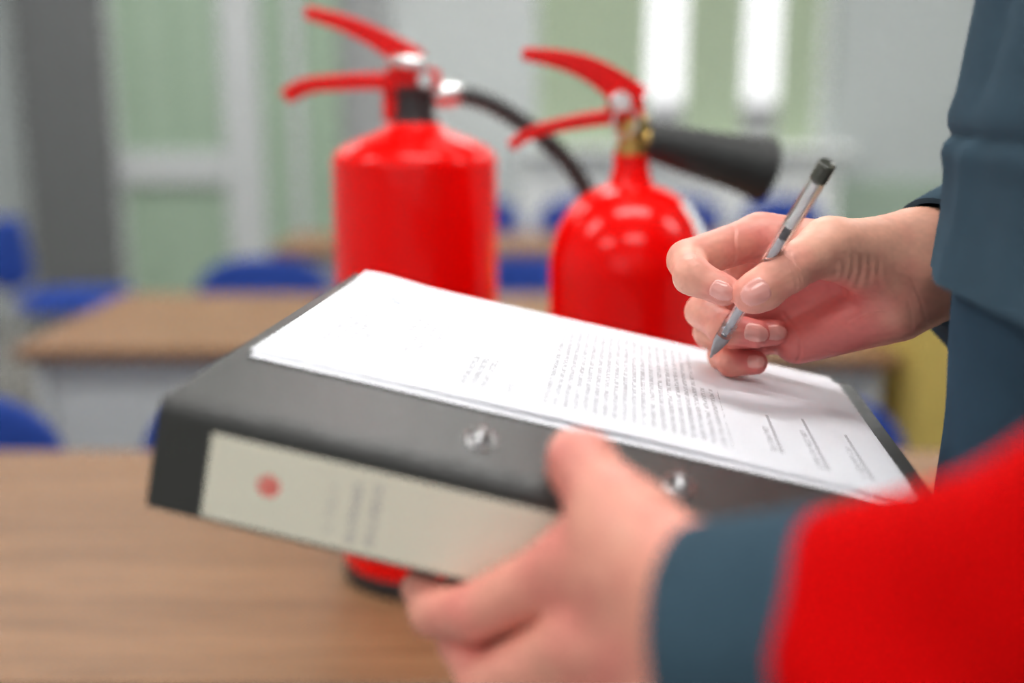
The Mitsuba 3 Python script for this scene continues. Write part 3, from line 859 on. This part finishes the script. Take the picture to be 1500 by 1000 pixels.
from scipy.spatial import cKDTree
tm, g = right_hand_mesh()
v = np.array(tm.vertices)
n = g
vc = lambda a: np.array(a, float)
mid = lambda a, b, t=.5: J[a] * (1 - t) + J[b] * t
d = np.zeros(len(v))
for f in 'imrp':
    for (a, b, dd) in ((f + 'P', f + 'D', .7), (f + 'D', f + 'T', .55)):
        ax_ = J[b] - J[a]
        for off, s in ((-1.6, 1), (0.2, 2), (1.9, 3)):
            d += crease(v, n, J[a] + ax_ / np.linalg.norm(ax_) * off, ax_, 11, dd * (1 if s == 2 else .5), .55, .4, s)
ax_ = J['tT'] - J['tP']
for off, w_ in ((-3.0, .6), (-.5, 1), (2.2, .7)):
    d += crease(v, n, J['tP'] + ax_ / np.linalg.norm(ax_) * off, ax_ + [0, 0, 3], 14, .85 * w_, .6, .6, off)
# folds of skin at the root of the thumb
cf = A(1262, 398, .548)
q = v - cf
uu, ww = q @ RT, q @ -UP
fold = np.sin((uu * .95 - ww * .35 + 2.2 * np.sin(ww * .16 + uu * .07)) * 1.15 + 1.3 * meshkit.noise(v * .12, 3))
d += -.5 * (0.5 + .5 * fold) * np.exp(-(uu / 17) ** 2 - ((ww + 1) / 13) ** 2) * (n @ FWD < .15)
# palm line and finger roots
for (p0, p1, r, dd) in ((A(1150, 345, .575), A(1166, 372, .575), 12, .6), (A(1078, 335, .57), A(1078, 372, .57), 12, .7)):
    t_ = p1 - p0
    side = np.cross(t_, FWD)
    d += crease(v, n, (p0 + p1) / 2, side, 14, dd, .8, .4, 1)
def line_crease(pts, depth, width):
    q_ = spline(np.array(pts), 40)
    dist_ = np.min(np.linalg.norm(((v[:, None] - q_[None]) @ np.stack([RT, UP], 1)), axis=-1), axis=1) if False else cKDTree(q_ @ np.stack([RT, UP], 1)).query(v @ np.stack([RT, UP], 1))[0]
    return -depth * np.exp(-(dist_ / width) ** 2) * (n @ FWD < -.1)


d += line_crease([A(1152, 458, .59), A(1166, 488, .59), A(1170, 530, .59)], .7, .8)
d += line_crease([A(1320, 440, .57), A(1328, 462, .57), A(1334, 486, .57)], .3, .8)
d += line_crease([A(1328, 400, .56), A(1338, 440, .57), A(1346, 476, .58)], .28, .7)
d += line_crease([A(1246, 470, .57), A(1270, 460, .57), A(1290, 456, .57)], .5, .9)
lowf = meshkit.noise(v * .22, 11) - .5
d += .35 * lowf
v = v + n * d[:, None]
# skin colour: pinker palm and fingertips, tan on the back and the wrist
facing = np.clip(-(n @ FWD) * .6 + (n @ -UP) * .8, -1, 1)       # palm side of this hand: towards its fingertips' pads
def near(c, r): return np.exp(-(np.linalg.norm(v - c, axis=1) / r) ** 2)
pc = A(1210, 460, .578)
pink = .25 + 1.0 * near(pc, 34) + .7 * near(A(1150, 470, .585), 28) + .55 * (near(J['iT'], 12) + near(J['mT'], 14) + near(J['rT'], 14) + near(J['pT'], 16) + near(J['tT'], 10) * .6) + .45 * near(A(1120, 350, .57), 22)
pink += .5 * (meshkit.noise(v * .11, 5) - .5)
pink = np.clip(pink - .7 * near(A(1240, 345, .55), 26) - .5 * near(J['wrist_a'], 40), 0, 1)[:, None]
tan, rose = np.array(lin(226, 166, 142)), np.array(lin(208, 112, 106))
col = tan * (1 - pink) + rose * pink
col *= (1 + .10 * (meshkit.noise(v * .5, 8) - .5))[:, None]
tm.vertices = v / MM
right_hand, right_col = tm, col

# left hand, laid out in the binder's own millimetres
L_ = {'tT': (154, 19, 8.5), 'tP': (159, -8, 14), 'tM': (178, -34, 6), 'tC': (204, -58, -12),
      'iM': (164, -24, -16), 'iP': (133, -13, -49), 'iD': (117, -1, -59), 'iT': (109, 12, -58),
      'mM': (172, -36, -38), 'mP': (143, -20, -72), 'mD': (130, 2, -70), 'mT': (124, 18, -60),
      'rM': (184, -44, -58), 'rP': (158, -24, -84), 'rD': (146, 0, -76), 'rT': (142, 18, -61),
      'pM': (198, -50, -70), 'pP': (178, -30, -86), 'pD': (168, -8, -78), 'pT': (164, 8, -62),
      'w0': 0, 'w1': 0}
L_ = {k: loc(a) * MM if a else None for k, a in L_.items()}
L_.update(w0=A(1092, 905, .308), w1=A(1078, 1022, .314), tC=A(1040, 862, .318))
EL2 = np.array([280.0, 150.0, 1155.0])      # left elbow


def lhand(p):
    palm = smin(rc(p, L_['w0'], L_['iM'], 17, 13), rc(p, L_['w0'] * .5 + L_['w1'] * .5, L_['mM'], 17, 13), 12)
    palm = smin(palm, rc(p, L_['w1'], L_['rM'], 16, 12), 10)
    palm = smin(palm, rc(p, L_['w1'], L_['pM'], 15, 11.5), 10)
    th0 = smin(rc(p, L_['w0'], L_['tC'], 16, 15.5), rc(p, L_['tC'], L_['tM'], 15.5, 14.0), 8)
    palm = smin(palm, th0, 12)
    palm = smin(palm, rc(p, L_['tM'] * .6 + L_['iM'] * .4, L_['iM'] * .6 + L_['tC'] * .4, 9, 12), 14)
    palm = smin(palm, smin(rc(p, L_['w0'], EL2, 20, 42), rc(p, L_['w1'], EL2, 19, 42), 20), 20)
    th = smin(rc(p, L_['tM'], L_['tP'], 14, 11.6), rc(p, L_['tP'], L_['tT'], 11.4, 8.6), 6)
    d = smin(palm, th, 12)
    base = d
    for f, r in (('i', (12.4, 10.2, 8.8, 7.6)), ('m', (12, 10.2, 9, 7.8)), ('r', (11, 9.4, 8.4, 7.4)), ('p', (9.6, 8.4, 7.4, 6.6))):
        a = rc(p, L_[f + 'M'], L_[f + 'P'], r[0], r[1])
        b = smin(rc(p, L_[f + 'P'], L_[f + 'D'], r[1], r[2]), rc(p, L_[f + 'D'], L_[f + 'T'], r[2], r[3]), 4)
        base = smin(np.minimum(base, smin(d, a, 9)), smin(a, b, 3), 2.0)
    return base


pts = np.array([L_[k] for k in L_])
lo, hi = pts.min(0) - 24, pts.max(0) + 24
hi[0] += 20
tm, g = surface(lhand, lo, hi, 1.5)
v = np.array(tm.vertices) + g * (.5 * (meshkit.noise(np.array(tm.vertices) * .15, 4) - .5))[:, None]
pink = .38 + .5 * (near(L_['iM'], 22) + near(L_['iP'], 18) + near(L_['tP'], 14) + near(loc((186, -52, -36)) * MM, 18)) + .5 * (meshkit.noise(v * .09, 6) - .5)
pink = np.clip(pink, 0, 1)[:, None]
left_col = tan * (1 - pink) + rose * pink
tm.vertices = v / MM
left_hand = tm

# rest of the body: torso, head, arms and legs, mostly under the clothes
BC = np.array([325.0, 420.0])
HS = np.array([352.0, 420.0, 1705.0])


def body(p):
    P = lambda x, y, z: np.array([x, y, z], float)
    d = ell(p, P(335, 420, 1180), [108, 158, 260])
    d = smin(d, ell(p, P(345, 420, 1370), [105, 185, 130]), 90)
    d = smin(d, ell(p, P(345, 420, 980), [108, 160, 130]), 80)
    d = smin(d, rc(p, P(352, 420, 1480), P(348, 420, 1580), 62, 56), 60)
    for s, el, wr in ((1, EL, (J['wrist_a'] + J['wrist_b']) / 2), (-1, EL2, (L_['w0'] + L_['w1']) / 2)):
        sh = P(352, 420 + s * 178, 1435)
        d = smin(d, rc(p, sh, el, 50, 34), 40)
        d = smin(d, rc(p, el, wr + (el - wr) * .12, 33, 25), 14)
        hip, kn, an = P(345, 420 + s * 92, 930), P(335, 420 + s * 100, 500), P(350, 420 + s * 105, 75)
        d = smin(d, rc(p, hip, kn, 92, 60), 40)
        d = smin(d, rc(p, kn, an, 58, 40), 20)
        d = smin(d, rc(p, P(365, 420 + s * 105, 38), P(215, 420 + s * 118, 28), 34, 26), 30)
    return d


def head(p):
    q = p - HS
    P = lambda x, y, z: np.array([x, y, z], float)
    d = ell(q, P(8, 0, 20), [98, 77, 108])
    d = smin(d, ell(q, P(-28, 0, -58), [58, 56, 60]), 34)
    d = smin(d, rc(q, P(-92, 0, 6), P(-108, 0, -30), 9, 13), 12)          # nose
    d = smin(d, rc(q, P(-78, -26, 26), P(-78, 26, 26), 13, 13), 12)       # brow
    d = smin(d, rc(q, P(-84, -15, -66), P(-84, 15, -66), 7, 7), 8)        # lips
    d = smin(d, ell(q, P(-70, 0, -98), [22, 24, 18]), 16)                 # chin
    for s in (-1, 1):
        d = np.maximum(d, -(ell(q, P(-92, s * 31, 6), [12, 15, 9])))
        d = smin(d, ell(q, P(10, s * 78, -8), [18, 7, 31]), 6)            # ear
    return smin(d, rc(p, P(352, 420, 1480), HS + P(10, 0, -60), 60, 54), 30)


bm, _ = surface(body, [120, 20, 0], [580, 830, 1600], 9.0)
hm, _ = surface(head, [210, 300, 1540], [480, 540, 1850], 4.0)
bm.vertices = np.array(bm.vertices) / MM; hm.vertices = np.array(hm.vertices) / MM


def to_m3(m):
    return m3.Manifold(m3.Mesh(np.asarray(m.vertices, np.float32), np.asarray(m.faces, np.uint32)))


parts_ = [(right_hand, right_col), (left_hand, left_col), (bm, None), (hm, None)]
vs, fs, cs, k = [], [], [], 0
mans = [to_m3(m) for m, _ in parts_]
ok = all(m.status() == m3.Error.NoError and m.num_tri() > 0 for m in mans)
if ok:
    u = mans[0] + mans[1] + mans[2] + mans[3]
    km = u.to_mesh()
    bv, bf = np.array(km.vert_properties[:, :3], float), np.array(km.tri_verts)
else:
    print('body parts joined without a boolean', [m.status() for m in mans])
    allm = cat(*[m for m, _ in parts_]); bv, bf = np.array(allm.vertices), np.array(allm.faces)
from scipy.spatial import cKDTree
src = np.vstack([right_hand.vertices, left_hand.vertices])
scol = np.vstack([right_col, left_col])
dist, near_i = cKDTree(src).query(bv)
bcol = np.where((dist < .003)[:, None], scol[near_i], tan)
pk = 'person'
lab(pk, 'person in dark teal and red workwear, writing with a pen on a held binder', 'person')
add(pk + '__body', trimesh.Trimesh(bv, bf, process=False), 'm_skin', True, color=bcol)


def nail(fn, tip, axis, normal, wid, lng, fwd, name, label=None):
    """finger nail: a thin curved shell laid on the finger's surface"""
    a = axis / np.linalg.norm(axis); nn = normal - a * (normal @ a); nn /= np.linalg.norm(nn); s = np.cross(nn, a)
    c = tip + a * fwd
    nu, nv = 16, 15
    U, V = np.meshgrid(np.linspace(-1, 1, nu), np.linspace(-1, 1, nv), indexing='ij')
    # rounded outline: squeeze the grid towards a superellipse
    su = U * np.sqrt(1 - .36 * V ** 2); sv = V * np.sqrt(1 - .30 * U ** 2)
    reff = abs(float(fn((tip + nn * 14)[None])[0]) - 14) + 2.0
    phi = sv * wid / 2 / reff
    dirs = -(np.cos(phi)[..., None] * nn + np.sin(phi)[..., None] * s)
    P0 = c + (su * lng / 2)[..., None] * a - dirs * 22
    P_ = P0.copy()
    for _ in range(40):
        P_ = P_ + dirs * np.clip(fn(P_), -3, 6)[..., None]
    G = sdf_grad(fn, P_.reshape(-1, 3)).reshape(P_.shape)
    edge = np.maximum(np.abs(U), np.abs(V))
    lift = np.where(edge > .93, .10, .42) + np.where(U > .8, .15, 0)
    top = P_ + G * lift[..., None]; bot = P_ - G * .5
    N = nu * nv
    id_ = np.arange(N).reshape(nu, nv)
    q = np.stack([id_[:-1, :-1], id_[1:, :-1], id_[1:, 1:], id_[:-1, 1:]], -1).reshape(-1, 4)
    rim = np.r_[id_[:, 0], id_[-1, 1:], id_[-2::-1, -1], id_[0, -2:0:-1]]
    r2 = np.roll(rim, -1)
    fq = np.vstack([q, q[:, ::-1] + N, np.stack([rim + N, r2 + N, r2, rim], 1)])
    m = trimesh.Trimesh(np.vstack([top.reshape(-1, 3), bot.reshape(-1, 3)]) / MM, np.vstack([fq[:, [0, 1, 2]], fq[:, [0, 2, 3]]]), process=False)
    trimesh.repair.fix_normals(m)
    return add(pk + '__body__fingernail', m, 'm_nail', 50)


cam = lambda r_, d_, f_: r_ * RT - d_ * UP + f_ * FWD       # right, down, forward of the camera, as read in the photograph
def bone(a, b, ra, rb):
    return lambda p: rc(p, a, b, ra, rb)


def nail_hand(f, ra, rb):
    return bone(J[f + 'D'], J[f + 'T'], ra, rb)


nail(lambda p: smin(rc(p, J['tP'], J['tT'], 11.0, 9.6), ell(p, J['tP'] * .25 + J['tT'] * .75 + np.array([1.0, 1.5, -2.0]), [11.5, 10.2, 10.0]), 4), J['tT'], J['tT'] - J['tP'], cam(.0, -.06, -1), 16.0, 14.0, .5, 'thumb')
nail(nail_hand('i', 9.3, 8.2), J['iT'], J['iT'] - J['iD'], cam(-.1, .2, -1), 12.5, 12.0, .8, 'index')
nail(nail_hand('m', 8.7, 7.8), J['mT'], J['mT'] - J['mD'], cam(0, -.05, -1), 13.0, 13.0, .3, 'middle')
nail(nail_hand('r', 8.2, 7.4), J['rT'], J['rT'] - J['rD'], cam(.25, .0, -1), 11.5, 11, 1.2, 'ring')
nail(nail_hand('p', 7.3, 6.6), J['pT'], J['pT'] - J['pD'], cam(0, -.1, -1), 10, 9.5, .6, 'little')
upb = BM[:, 2]
nail(lhand, L_['tT'], L_['tT'] - L_['tP'], upb, 14, 14, 1, 'thumb')

# ------------------------------------------------------------------ clothes


def wall_loft(rings, thick, close=True):
    """a double-walled cloth tube: rings (m, n, 3) outside, the inside set back along the normals"""
    R_ = np.array(rings); m, n_, _ = R_.shape
    i, j = np.meshgrid(np.arange(m - 1), np.arange(n_), indexing='ij')
    q = np.stack([i * n_ + j, i * n_ + (j + 1) % n_, (i + 1) * n_ + (j + 1) % n_, (i + 1) * n_ + j], -1).reshape(-1, 4)
    f = np.vstack([q[:, [0, 1, 2]], q[:, [0, 2, 3]]])
    o = R_.reshape(-1, 3)
    t = trimesh.Trimesh(o, f, process=False)
    c = R_.mean(1)
    nr = np.array(t.vertex_normals)
    if ((o - np.repeat(c, n_, 0)) * nr).sum(1).mean() < 0:
        f = f[:, ::-1]; nr = -nr
    N = len(o)
    inner = o - nr * thick
    e0 = np.arange(n_); e1 = (e0 + 1) % n_; b = (m - 1) * n_
    rim = [np.stack([e0, e1, e1 + N, e0 + N], 1), np.stack([b + e0, b + e1, b + e1 + N, b + e0 + N], 1)]
    rim = np.vstack(rim); rim = np.vstack([rim[:, [0, 1, 2]], rim[:, [0, 2, 3]]])
    tm = trimesh.Trimesh(np.vstack([o, inner]), np.vstack([f, f[:, ::-1] + N, rim]), process=False)
    trimesh.repair.fix_normals(tm)
    return tm


def sleeve_rings(path, radii, n_=96, fold=.004, seed=0, freq=22):
    """rings around a bent path; radii (across, upright); creases running round the sleeve"""
    p = np.array(path, float)
    t = np.gradient(p, axis=0); t /= np.linalg.norm(t, axis=1, keepdims=True)
    a0 = np.cross(t[0], [0, 0, 1.0])
    if np.linalg.norm(a0) < .05: a0 = np.cross(t[0], [0, 1.0, 0])
    a = [a0 / np.linalg.norm(a0)]
    for k_ in range(1, len(p)):                         # carry the frame along the path without twisting
        x_ = a[-1] - t[k_] * (a[-1] @ t[k_]); a.append(x_ / np.linalg.norm(x_))
    a = np.array(a); b = np.cross(a, t)
    ang = np.arange(n_) * 2 * np.pi / n_
    rr = np.broadcast_to(np.array(radii, float), (len(p), 2)) if np.ndim(radii) == 1 else np.array(radii, float)
    R_ = p[:, None] + (rr[:, 0:1] * np.cos(ang))[..., None] * a[:, None] + (rr[:, 1:2] * np.sin(ang))[..., None] * b[:, None]
    if fold:
        flat = R_.reshape(-1, 3)
        nz = meshkit.noise(flat * freq + seed, seed) - .5
        nz2 = meshkit.noise(flat * freq * 2.3 + seed, seed + 1) - .5
        dirn = (R_ - p[:, None]); dirn /= np.linalg.norm(dirn, axis=-1, keepdims=True)
        R_ = R_ + dirn * (fold * (2 * nz + nz2)).reshape(R_.shape[:2])[..., None]
    return R_


jk = pk + '__jacket'
# torso of the jacket: rings from the hem upwards
ZH, ZSEAM = 1.1425, 1.2055
ang = np.arange(160) * 2 * np.pi / 160
zz = np.r_[np.linspace(ZH, ZSEAM - .004, 16), ZSEAM - .002, ZSEAM, ZSEAM + .002, ZSEAM + .004, np.linspace(ZSEAM + .01, 1.46, 26), 1.49, 1.515, 1.535]
rings = []
for z in zz:
    t = (z - ZH) / (1.535 - ZH)
    ax_, by_ = np.interp(z, [ZH, 1.17, ZSEAM, 1.27, 1.36, 1.44, 1.49, 1.535], [.137, .132, .130, .130, .128, .115, .095, .075]), np.interp(z, [ZH, 1.17, ZSEAM, 1.27, 1.36, 1.44, 1.49, 1.535], [.176, .174, .172, .176, .184, .178, .135, .082])
    cx = np.interp(z, [ZH, ZSEAM, 1.30, 1.45, 1.535], [.3255, .3235, .338, .352, .352])
    c_, s_ = np.cos(ang), np.sin(ang)
    e = 2 / 2.3
    x = ax_ * np.sign(c_) * np.abs(c_) ** e; y = by_ * np.sign(s_) * np.abs(s_) ** e
    k = np.ones_like(ang)
    band = np.clip((ZSEAM - z) / .075, 0, 1)
    pleat = np.sin(ang * 46 + 2 * np.sin(ang * 7)) * (.5 + .5 * np.sin(ang * 11 + 1))
    k += .010 * pleat * np.exp(-((z - ZSEAM + .014) / .016) ** 2)
    k -= .016 * np.exp(-((z - ZSEAM) / .0028) ** 2)
    k += .012 * np.exp(-((z - ZSEAM - .009) / .006) ** 2) + .010 * np.exp(-((z - ZSEAM + .008) / .005) ** 2)
    front = np.exp(-(((ang - np.pi + np.pi) % (2 * np.pi) - np.pi - .45) / .35) ** 2)
    k += .102 * front * np.clip((1.192 - z) / .05, 0, 1) ** 1.2
    gath = np.clip((z - ZH) / (ZSEAM - ZH), 0, 1) if z < ZSEAM else 0
    k += .07 * gath ** .6 * (meshkit.noise(np.c_[np.cos(ang) * 7, np.sin(ang) * 7, np.full_like(x, z * 3)] * 1.6, 31) - .5)
    pz = np.c_[x * 9, y * 9, np.full_like(x, z * 6)]
    k += .05 * (meshkit.noise(pz, 21) - .5) + .045 * (meshkit.noise(pz * [2.6, 2.6, 1.2], 22) - .5) + .02 * (meshkit.noise(pz * [6, 6, 2], 23) - .5)
    rings.append(np.c_[cx + x * k, .42 + y * k, np.full_like(x, z)])
torso = wall_loft(rings, .004)
add(jk, torso, 'm_teal', 40)
labels[jk] = {'label': 'dark teal work jacket with gathered waistband'}
# right sleeve (dark teal) with its cuff
mw = (J['wrist_a'] + J['wrist_b']) / 2 / MM
elb = EL / MM; sh = np.array([.352, .598, 1.435])
axr = (elb - mw) / np.linalg.norm(elb - mw)
pth = spline([mw + axr * .045, mw + axr * .10, elb - axr * .03, elb + [.014, -.004, .022], elb * .5 + sh * .5, sh], 60)
rad = np.c_[np.interp(np.arange(60), [0, 14, 26, 34, 60], [.050, .056, .066, .066, .076]), np.interp(np.arange(60), [0, 14, 26, 34, 60], [.054, .058, .066, .066, .076])]
sk = add(jk + '__sleeve', wall_loft(sleeve_rings(pth, rad, 96, .005, 3), .003), 'm_teal', 40)
labels[sk] = {'label': 'dark teal sleeve of the writing arm'}
cpt = np.array([mw + axr * (.008 + .05 * t) for t in np.linspace(0, 1, 18)])
cr = np.c_[np.interp(np.linspace(0, 1, 18), [0, .6, 1], [.034, .046, .050]), np.interp(np.linspace(0, 1, 18), [0, .6, 1], [.0365, .051, .054])]
crr = sleeve_rings(cpt, cr, 96, .0015, 5)
upc = ((crr - cpt[:, None]) @ np.array([0, 0, 1.0])) / .036          # the cuff's mouth is cut aslant: longer on top
crr = crr - (upc * .022 * np.linspace(1, 0, 18)[:, None])[..., None] * axr
ck = add(jk + '__cuff', wall_loft(crr, .003), 'm_teal', 40)
# left sleeve: red with a dark teal cuff
mw2 = (L_['w0'] + L_['w1']) / 2 / MM
elb2 = EL2 / MM; sh2 = np.array([.352, .242, 1.435])
ax2 = (elb2 - mw2) / np.linalg.norm(elb2 - mw2)
pth = spline([mw2 + ax2 * .026, mw2 + ax2 * .06, mw2 + ax2 * .11, elb2 - ax2 * .03, elb2 + [.03, -.01, .05], elb2 * .5 + sh2 * .5, sh2], 90)
dd_ = np.r_[0, np.cumsum(np.linalg.norm(np.diff(pth, axis=0), axis=1))]
rad = np.repeat(np.interp(dd_, [0, .006, .03, .06, .09, .15, .3, .6], [.034, .041, .0435, .051, .066, .072, .074, .078])[:, None], 2, 1)
sk = add(jk + '__sleeve', wall_loft(sleeve_rings(pth, rad, 120, .0095, 9, 15), .003), 'm_sleeve_red', 40)
labels[sk] = {'label': 'bright red sleeve of the arm holding the binder'}
cpt = np.array([mw2 - ax2 * .010 + ax2 * .045 * t for t in np.linspace(0, 1, 18)])
cr = np.c_[np.interp(np.linspace(0, 1, 18), [0, .06, .94, 1], [.0355, .038, .0385, .036]), np.interp(np.linspace(0, 1, 18), [0, .06, .94, 1], [.0385, .041, .0405, .038])]
ck = add(jk + '__cuff', wall_loft(sleeve_rings(cpt, cr, 96, .001, 12), .003), 'm_teal', 40)
labels[ck] = {'label': 'dark teal cuff at the end of the red sleeve'}
add(jk + '__collar', wall_loft(sleeve_rings(np.array([[.352, .42, z] for z in (1.50, 1.53, 1.56, 1.575)]), np.array([[.084, .078], [.076, .070], [.072, .067], [.072, .067]]), 64, 0), .004), 'm_teal', 40)
# trousers


def trousers(p):
    P = lambda x, y, z: np.array([x, y, z], float)
    d = ell(p, P(326, 420, 1100), [131, 173, 330])
    d = smin(d, ell(p, P(346, 420, 980), [122, 168, 140]), 60)
    for s in (1, -1):
        hip, kn, an = P(345, 420 + s * 92, 930), P(335, 420 + s * 100, 500), P(350, 420 + s * 105, 60)
        d = smin(d, rc(p, hip, kn, 102, 76), 40)
        d = smin(d, rc(p, kn, an, 76, 66), 20)
    d = d - 3 * np.sin(p[..., 2] * .035 + 2 * np.sin(p[..., 1] * .02)) * .5
    return np.maximum(np.maximum(d, p[..., 2] - 1190), 55 - p[..., 2])


tmm, _ = surface(trousers, [160, 210, 40], [500, 640, 1205], 8.0)
tmm.vertices = np.array(tmm.vertices) / MM
tk = add(pk + '__trousers', tmm, 'm_trousers', True)
labels[tk] = {'label': 'dark teal work trousers'}
for s in (-1, 1):
    def shoe(p):
        P = lambda x, y, z: np.array([x, y, z], float)
        d = smin(rc(p, P(372, 420 + s * 105, 44), P(205, 420 + s * 118, 34), 44, 34), rc(p, P(352, 420 + s * 105, 60), P(350, 420 + s * 105, 105), 48, 46), 20)
        return np.maximum(d, -p[..., 2] + .5)
    sm, _ = surface(shoe, [140, 420 + s * 112 - 70, -8], [440, 420 + s * 112 + 70, 165], 5.0, 1)
    sm.vertices = np.array(sm.vertices) / MM
    add(pk + '__shoe', sm, 'm_shoe', 40)


def hair(p):
    q = p - HS
    P = lambda x, y, z: np.array([x, y, z], float)
    d = ell(q, P(14, 0, 30), [100, 82, 108])
    d = np.maximum(d, -(q[..., 2] + 28 + .55 * (q[..., 0] - 20)))
    d = np.maximum(d, -(q[..., 0] + 84))
    return d - 1.5 * np.sin(q[..., 1] * .3 + q[..., 0] * .05)


hmm, _ = surface(hair, [220, 320, 1640], [490, 520, 1860], 4.0)
hmm.vertices = np.array(hmm.vertices) / MM
add(pk + '__hair', hmm, 'm_hair', 40)
for s in (-1, 1):
    em = trimesh.creation.icosphere(2, .0125); em.apply_translation((HS + [-82, s * 31, 6]) / MM)
    ey = add(pk + '__eye', em, 'm_eye', True)
    em = trimesh.creation.icosphere(2, .0065); em.apply_translation((HS + [-88.5, s * 31, 6]) / MM)
    add(ey + '__iris', em, 'm_hair', True)

# ------------------------------------------------------------------ pen
tip, top = at(1040.5, 523.5, .583), at(1213, 239, .4915)
pa = (top - tip); PL = np.linalg.norm(pa); pa /= PL
pen = 'pen'
lab(pen, 'clear ballpoint pen with chrome tip, held in the writing hand', 'pen')
add(pen + '__barrel', lathe([(.0029, .0265), (.0040, .0265), (.0040, PL - .012), (.0040, PL - .010), (.0029, PL - .010), (.0029, .0265)], 40, tip, pa), 'm_clear', 30)
add(pen + '__grip_ring', lathe([(.0015, .0185), (.0040, .0185), (.0041, .019), (.0041, .0215), (.0038, .022), (.0038, .0228), (.0041, .0233), (.0041, .0258), (.0040, .0263), (.0015, .0263), (.0015, .0185)], 40, tip, pa), 'm_clear', 30)
add(pen + '__tip', lathe([(0, 0), (.0004, .0001), (.0006, .0007), (.0011, .0034), (.0013, .0037), (.0013, .0045), (.0019, .0052), (.0034, .0118), (.0039, .0152), (.00395, .0184), (0, .0184)], 40, tip, pa), 'm_pen_tip', 28)
add(pen + '__ink', lathe([(0, .0184), (.0014, .0184), (.0019, .026), (.0019, .088), (0, .088)], 24, tip, pa), 'm_refill', 30)
add(pen + '__ink_end', lathe([(0, .0881), (.0019, .0881), (.0019, .0955), (0, .0955)], 24, tip, pa), 'm_ink', 30)
add(pen + '__refill', lathe([(0, .0956), (.0021, .0956), (.0021, PL - .011), (0, PL - .011)], 24, tip, pa), 'm_white', 30)
add(pen + '__end_plug', lathe([(0, PL - .0098), (.0041, PL - .0098), (.0043, PL - .009), (.0043, PL - .0055), (.0041, PL - .005), (.0041, PL - .0042), (.0043, PL - .0036), (.0042, PL - .0004), (.0037, PL), (.0025, PL - .0006), (0, PL - .0006)], 40, tip, pa), 'm_plug', 30)
